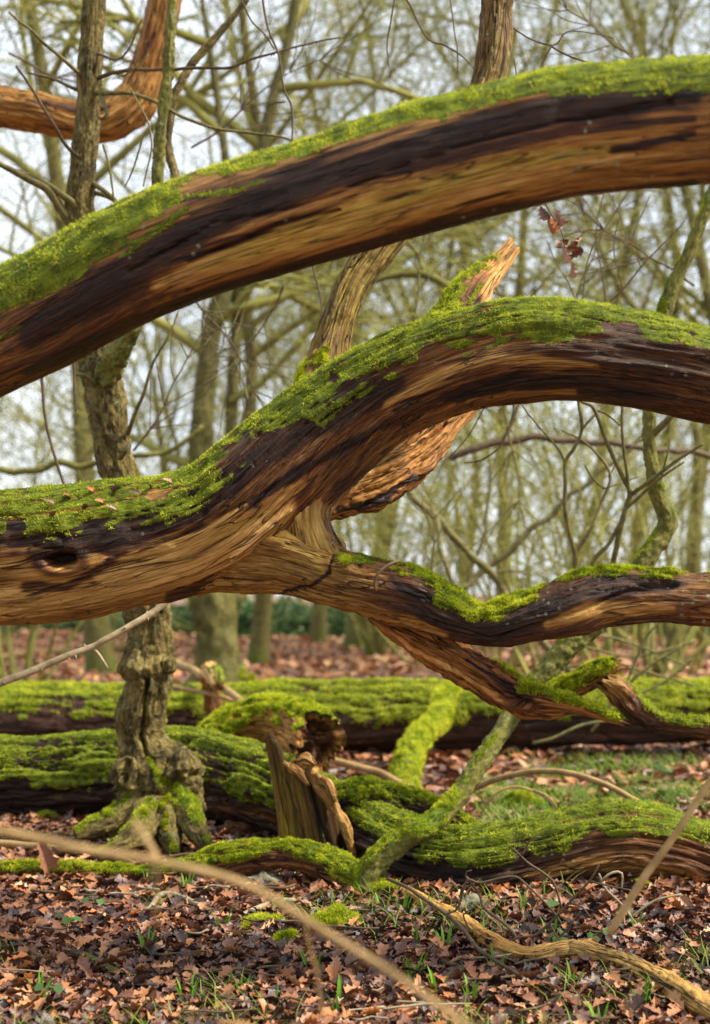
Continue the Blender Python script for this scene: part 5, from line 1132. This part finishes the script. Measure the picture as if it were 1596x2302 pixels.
# ------------------------------------------------------------------ background trees
def grow(rs, start, dirn, length, r0, level, maxlev, out, nseg, wander, kids, droop=0.0, up=0.0):
    pts = [start]; d = dirn / np.linalg.norm(dirn); seg = length / nseg; dirs = [d]
    for i in range(nseg):
        d = d + rs.normal(0, wander, 3) + np.array([0, 0, up - droop * (i / nseg)]); d /= np.linalg.norm(d)
        pts.append(pts[-1] + d * seg); dirs.append(d)
    rad = r0 * np.linspace(1, .35 if level < maxlev else .25, nseg + 1)
    out.append((level, np.array(pts), rad))
    if level >= maxlev: return
    for k in range(kids[level]):
        t = rs.uniform(.25 if level else .38, 1.0); f = t * nseg; i = min(int(f), nseg - 1); u = f - i
        p = pts[i] * (1 - u) + pts[i + 1] * u; dd = dirs[i + 1]
        sd_ = rs.normal(size=3); sd_ -= dd * (sd_ @ dd); sd_ /= np.linalg.norm(sd_)
        ang = rs.uniform(.5, 1.15); nd = dd * math.cos(ang) + sd_ * math.sin(ang)
        grow(rs, p, nd, length * rs.uniform(.38, .62) * (1 if level else .75), rad[i] * rs.uniform(.42, .62), level + 1, maxlev, out, max(3, nseg - 2), wander * 1.15, kids, droop + .04, up * .5)

def branch_meshes(out, mat_t, mat_c, sides=(10, 7, 4, 3, 3), trunk_lv=0, minr=.0):
    a, b = Soup(), Soup()
    for lv, pts, rad in out:
        (a if lv <= trunk_lv else b).add(*tube(pts, np.maximum(rad, minr), sides[min(lv, 4)], None if lv else .18))
    ma = a.mesh('trunk', mat_t)
    co = np.concatenate(a.v)
    ma.attributes['moss'].data.foreach_set('value', np.clip(.42 - .25 * co[:, 2] + .35 * fbm(co * 1.5, 2, 4), 0, 1).astype(np.float32))
    return ma, b.mesh('crown', mat_c)

def tree_proto(seed, h, r0, kids, wander, lean_, minr=.004):
    rs = np.random.default_rng(seed); out = []
    grow(rs, np.array([0, 0, -.1]), np.array([lean_, 0, 1.0]), h, r0, 0, 3, out, 8, wander, kids, 0, .12)
    lv, pts, rad = out[0]; rad[0] *= 1.45; rad[1] *= 1.05
    return branch_meshes(out, M['bark_far'], M['twig_far'], minr=minr)
protos = [tree_proto(11, 9.5, 0.112, (13, 7, 9), .10, .05), tree_proto(12, 8.0, 0.084, (13, 7, 9), .13, -.18), tree_proto(13, 10.5, 0.146, (13, 7, 9), .09, .1), tree_proto(14, 7.0, 0.062, (13, 7, 9), .15, .22), tree_proto(15, 9.0, 0.095, (13, 7, 9), .12, -.05)]
LAB = ['bare woodland tree with a straight mossy olive trunk', 'bare woodland tree with a trunk leaning one way and tangled crown', 'stout bare woodland tree with broad rising limbs', 'thin bare woodland tree with slanting stem and fine twigs', 'bare woodland tree of middling girth with many crooked limbs']
def bg_tree(x, y_or_d, proto, yaw, scale=1.0, is_depth=True, label=None):
    d = y_or_d if is_depth else gd(y_or_d)
    wx = (x - CX) / F * d; wy = d
    wz = float(.9 * fbm(np.array([[wx * .03, wy * .03, 0]]), 2, 9)[0] * sstep(18, 60, np.array(wy)))
    t = thing('bare_tree', label or LAB[proto], 'tree', (wx, wy, wz), 'bare trees beyond the fallen logs')
    for nm, me in zip(('trunk', 'crown'), protos[proto]):
        o = bpy.data.objects.new(nm, me); C.objects.link(o); o.parent = t
    t.rotation_euler = (0, 0, yaw); scale *= 1.3 if d < 29 else 1.1; t.scale = (scale,) * 3
spots = [(235, 17, 0, 2.0, 1.1), (580, 19, 1, 2.6, 1.2), (790, 24, 2, .5, 1.0), (838, 21, 4, 1.5, .9), (715, 27, 0, 4.0, 1.0), (770, 33, 0, 3.0, 1.0), (838, 36, 1, 1.0, 1.0), (330, 30, 4, 2.2, 1.0),
         (1000, 22, 3, 1.2, 1.1), (1130, 28, 0, 3.3, 1.1), (1260, 20, 1, 4.6, 1.0), (1380, 25, 4, 2.7, 1.1), (1480, 18, 3, .6, 1.1), (1560, 27, 2, 5.2, 1.0), (1050, 42, 0, 1.4, 1.1), (470, 30, 1, .7, 1.1), (1330, 38, 3, 3.9, 1.3), (160, 38, 0, 5.5, 1.1), (30, 30, 1, 1.8, 1.1), (560, 38, 3, 4.9, 1.3), (-150, 24, 2, 3.5, 1.0), (1700, 21, 0, 1.1, 1.0), (690, 40, 1, .3, 1.2)]
for x, d, pr, yw, scl in spots: bg_tree(x, d, pr, yw, scl)

# the two-stemmed tree with a mossy foot
def twin_tree():
    d = 14.2; root = thing('twin_stemmed_tree', 'two-stemmed tree with a flared bright mossy foot beyond the far log', 'tree', G(490, 1540))
    limb('trunk', [(492, 1560, d, 92, .0), (492, 1530, d, 72, .1), (490, 1480, d, 50, .6), (487, 1420, d, 46, .9), (478, 1350, d, 52, .9), (452, 1290, d, 38, .9), (445, 1180, d, 28, .8), (448, 1050, d, 26, .8), (458, 900, d, 24, .8), (478, 740, d, 21, .8), (508, 640, d, 19, .8), (545, 480, d, 17, .8), (590, 330, d, 15, .8), (620, 200, d, 13, .8), (650, 80, d, 11, 1), (700, -200, d, 9)],
         M['bark_twin'], root, ds=.05, sides=40, lump=.12, groove=.12, crack=.08, seed=171, knobs=.12, blades=9000, blade_len=.045, blade_w=.012, moss_tone=.15)
    limb('trunk', [(492, 1440, d + .1, 26), (510, 1370, d + .1, 28, .8), (522, 1290, d + .1, 22, .9), (520, 1180, d + .1, 17), (518, 1050, d + .1, 15), (522, 900, d + .1, 14), (530, 760, d + .1, 13), (534, 660, d + .1, 13), (522, 500, d, 11), (500, 300, d, 9), (470, 100, d, 7), (430, -150, d, 4)],
         M['bark_twin'], root, ds=.05, sides=34, lump=.12, groove=.1, crack=.08, seed=173, knobs=.1)
    rs = np.random.default_rng(31); out = []
    for (x, y, ax, az, L, r_) in [(448, 1050, -1, .5, 2.6, .06), (470, 800, -1, .8, 3, .07), (545, 480, 1, .4, 3.2, .08), (520, 900, 1, .5, 2.4, .05), (528, 700, 1, .35, 3.2, .07), (590, 330, -1, .6, 3, .07), (500, 300, -1, .5, 3, .06), (530, 620, 1, -.05, 3.0, .06), (620, 200, 1, .4, 3, .06), (470, 100, -1, .6, 3, .06), (480, 740, 1, .7, 2.6, .05), (640, 90, .4, 1, 3, .07), (516, 1080, 1, .25, 2.4, .04)]:
        grow(rs, P(x, y, d), np.array([ax, rs.uniform(-.7, .4), az]), L, r_, 1, 3, out, 6, .16, (0, 10, 8), .03, .02)
    b = Soup()
    for lv, pts, rad in out: b.add(*tube(pts, np.maximum(rad, .004), (7, 6, 4, 3)[lv]))
    obj('crown', b.mesh('crown', M['twig_far']), root)
twin_tree()

# fallen branches hanging in the middle distance
for lab, line, mat_, sd_ in [
    ('mossy pole leaning diagonally behind the saddle of the lower limb', [(900, 1080, 8.2, 8), (960, 1140, 8.2, 9), (1010, 1190, 8.2, 9), (1080, 1270, 8.2, 9), (1140, 1340, 8.2, 9), (1200, 1410, 8.2, 9), (1290, 1520, 8.2, 9), (1350, 1590, 8.2, 9)], M['twig_olive'], [[(980, 1165, 8.2, 7), (990, 1215, 8.1, 7), (1010, 1290, 8, 6), (1030, 1340, 8, 4)], [(1100, 1300, 8.2, 5), (1130, 1280, 8.2, 4), (1180, 1290, 8.2, 3)]]),
    ('long reddish dead branch stretching level behind the humped limb', [(1010, 1030, 8.8, 8), (1060, 1015, 8.8, 9), (1110, 995, 8.8, 9), (1180, 987, 8.8, 9), (1260, 992, 8.8, 8), (1340, 995, 8.8, 8), (1450, 1010, 8.8, 7), (1700, 1080, 9, 7), (2100, 1480, 9, 7)], M['twig'], [[(1120, 995, 8.8, 5), (1150, 950, 8.8, 4), (1170, 880, 8.8, 3)]]),
    ('slanting dead pole far behind the elbow branch', [(900, 1400, 9.6, 8), (960, 1360, 9.6, 9), (1050, 1310, 9.6, 9), (1140, 1240, 9.6, 8), (1230, 1160, 9.6, 7), (1330, 1080, 9.6, 6), (1480, 960, 9.6, 5)], M['twig_olive'], [[(1050, 1310, 9.6, 5), (1090, 1180, 9.6, 4), (1100, 1040, 9.6, 3), (1080, 900, 9.6, 2)]]),
    ('green mossy bough stretching level behind the gnarled trunk', [(-100, 1060, 9, 8), (84, 1050, 9, 8), (180, 1042, 9, 8), (260, 1038, 9, 7), (380, 1010, 9, 6), (460, 960, 9, 5)], M['bark_olive'], []),
    ('mossy bough curving behind the upright barkless limb', [(1180, 900, 8.6, 10), (1080, 720, 8.6, 10), (1010, 650, 8.6, 9), (950, 618, 8.6, 9), (880, 622, 8.6, 8), (830, 650, 8.6, 7), (780, 720, 8.6, 6)], M['bark_olive'], [[(960, 625, 8.6, 6), (930, 560, 8.6, 5), (890, 520, 8.6, 4)]]),
]:
    twig_thing('fallen_bough', lab, 'bough', line, sd_, mat_, .03, .05)

# twiggy understorey shrubs
def shrub_proto(seed, h, n):
    rs = np.random.default_rng(seed); out = []
    for k in range(n):
        a = rs.uniform(0, 6.28); grow(rs, np.array([math.cos(a) * .15, math.sin(a) * .15, -.05]), np.array([math.cos(a) * .55, math.sin(a) * .55, 1.0]), h * rs.uniform(.7, 1.1), .022, 0, 2, out, 7, .12, (9, 5), .06, .02)
    return branch_meshes(out, M['twig_far'], M['twig_far'], (5, 4, 3, 3, 3), minr=.003)
sp = [shrub_proto(41, 3.4, 11), shrub_proto(42, 2.8, 12), shrub_proto(43, 4.2, 9)]
for i, (x, d, k, sz) in enumerate([(1250, 12.5, 2, 1.0), (1420, 11.5, 0, 1.1), (1100, 16, 1, 1.2), (1520, 16, 0, 1.3), (850, 21, 0, 1.2), (250, 22, 2, 1.2), (60, 14, 1, 1.1), (1320, 22, 2, 1.4), (1560, 24, 0, 1.4), (960, 18, 2, 1.2)]):
    t = thing('bare_shrub', ['bushy leafless shrub of arching olive stems among the bare trees', 'low dense leafless shrub among the bare trees', 'tall loose leafless shrub among the bare trees'][k], 'shrub', ((x - CX) / F * d, d, 0), 'leafless shrubs among the trees')
    for nm, me in zip(('stem', 'twigs'), sp[k]):
        o = bpy.data.objects.new(nm, me); C.objects.link(o); o.parent = t
    t.rotation_euler = (0, 0, i * 1.3); t.scale = (sz,) * 3

# evergreen bushes closing the far edge of the glade
def bush_mesh(seed, n=2600):
    rs = np.random.default_rng(seed)
    p = rs.normal(size=(n, 3)); p /= np.linalg.norm(p, axis=1)[:, None]; p *= rs.uniform(.35, 1, n)[:, None] ** .5
    p *= (1 + .35 * fbm(p * 1.6 + seed, 2, seed))[:, None]; p[:, 2] = np.abs(p[:, 2]) * .9
    d = p / (np.linalg.norm(p, axis=1)[:, None] + 1e-6) * .6 + rs.normal(size=(n, 3)) * .6 + np.array([0, 0, .2]); d /= np.linalg.norm(d, axis=1)[:, None]
    return blade_mesh('foliage', p, d, rs.uniform(.10, .18, n), rs.uniform(.06, .11, n), .5 + .3 * fbm(p * 3, 2, 5) + rs.normal(0, .2, n), M['shrub_leaf'])
bm = [bush_mesh(61), bush_mesh(62), bush_mesh(63)]
for i in range(30):
    d = 30 + (i * 7) % 15; x = -120 + i * 62 + (i * 53) % 40
    o = bpy.data.objects.new('evergreen_bush', bm[i % 3]); put(o, None, 'low dark evergreen bush at the far edge of the leafy glade', 'bush', 'evergreen bushes at the glade edge')
    o.location = ((x - CX) / F * d, d, float(.9 * fbm(np.array([[(x - CX) / F * d * .03, d * .03, 0]]), 2, 9)[0] * sstep(18, 60, np.array(d)))); z = 1.0 + .5 * ((i * 29) % 10) / 10; o.scale = (z * 1.5, z, z * (.55 + .4 * ((i * 13) % 7) / 7)); o.rotation_euler = (0, 0, i)

# the wood beyond, one mass
def far_wood():
    rs = np.random.default_rng(71); b = Soup(); protos_ = []
    for k in range(4):
        out = []; grow(rs, np.array([0, 0, -.5]), np.array([rs.normal(0, .08), 0, 1]), 9 + k, .11, 0, 2, out, 6, .09, (11, 6), 0, .1)
        q = Soup()
        for lv, pts, rad in out: q.add(*tube(pts, np.maximum(rad, .012), (6, 4, 3)[lv]))
        protos_.append((np.vstack(q.v), np.vstack(q.q), np.vstack(q.t)))
    for i in range(40):
        d = rs.uniform(46, 85); x = rs.uniform(-.42, .42) * d; v, q, t = protos_[i % 4]; a = rs.uniform(0, 6.28); c_, s_ = math.cos(a), math.sin(a); z = rs.uniform(.8, 1.25)
        vv = np.stack([v[:, 0] * c_ - v[:, 1] * s_, v[:, 0] * s_ + v[:, 1] * c_, v[:, 2]], -1) * z + np.array([x, d, 0]); b.add(vv, q, t)
    obj('far_woodland', b.mesh('far_woodland', M['twig_far']), label='distant bare woodland closing the view behind the glade', cat='woodland', kind='stuff')
far_wood()
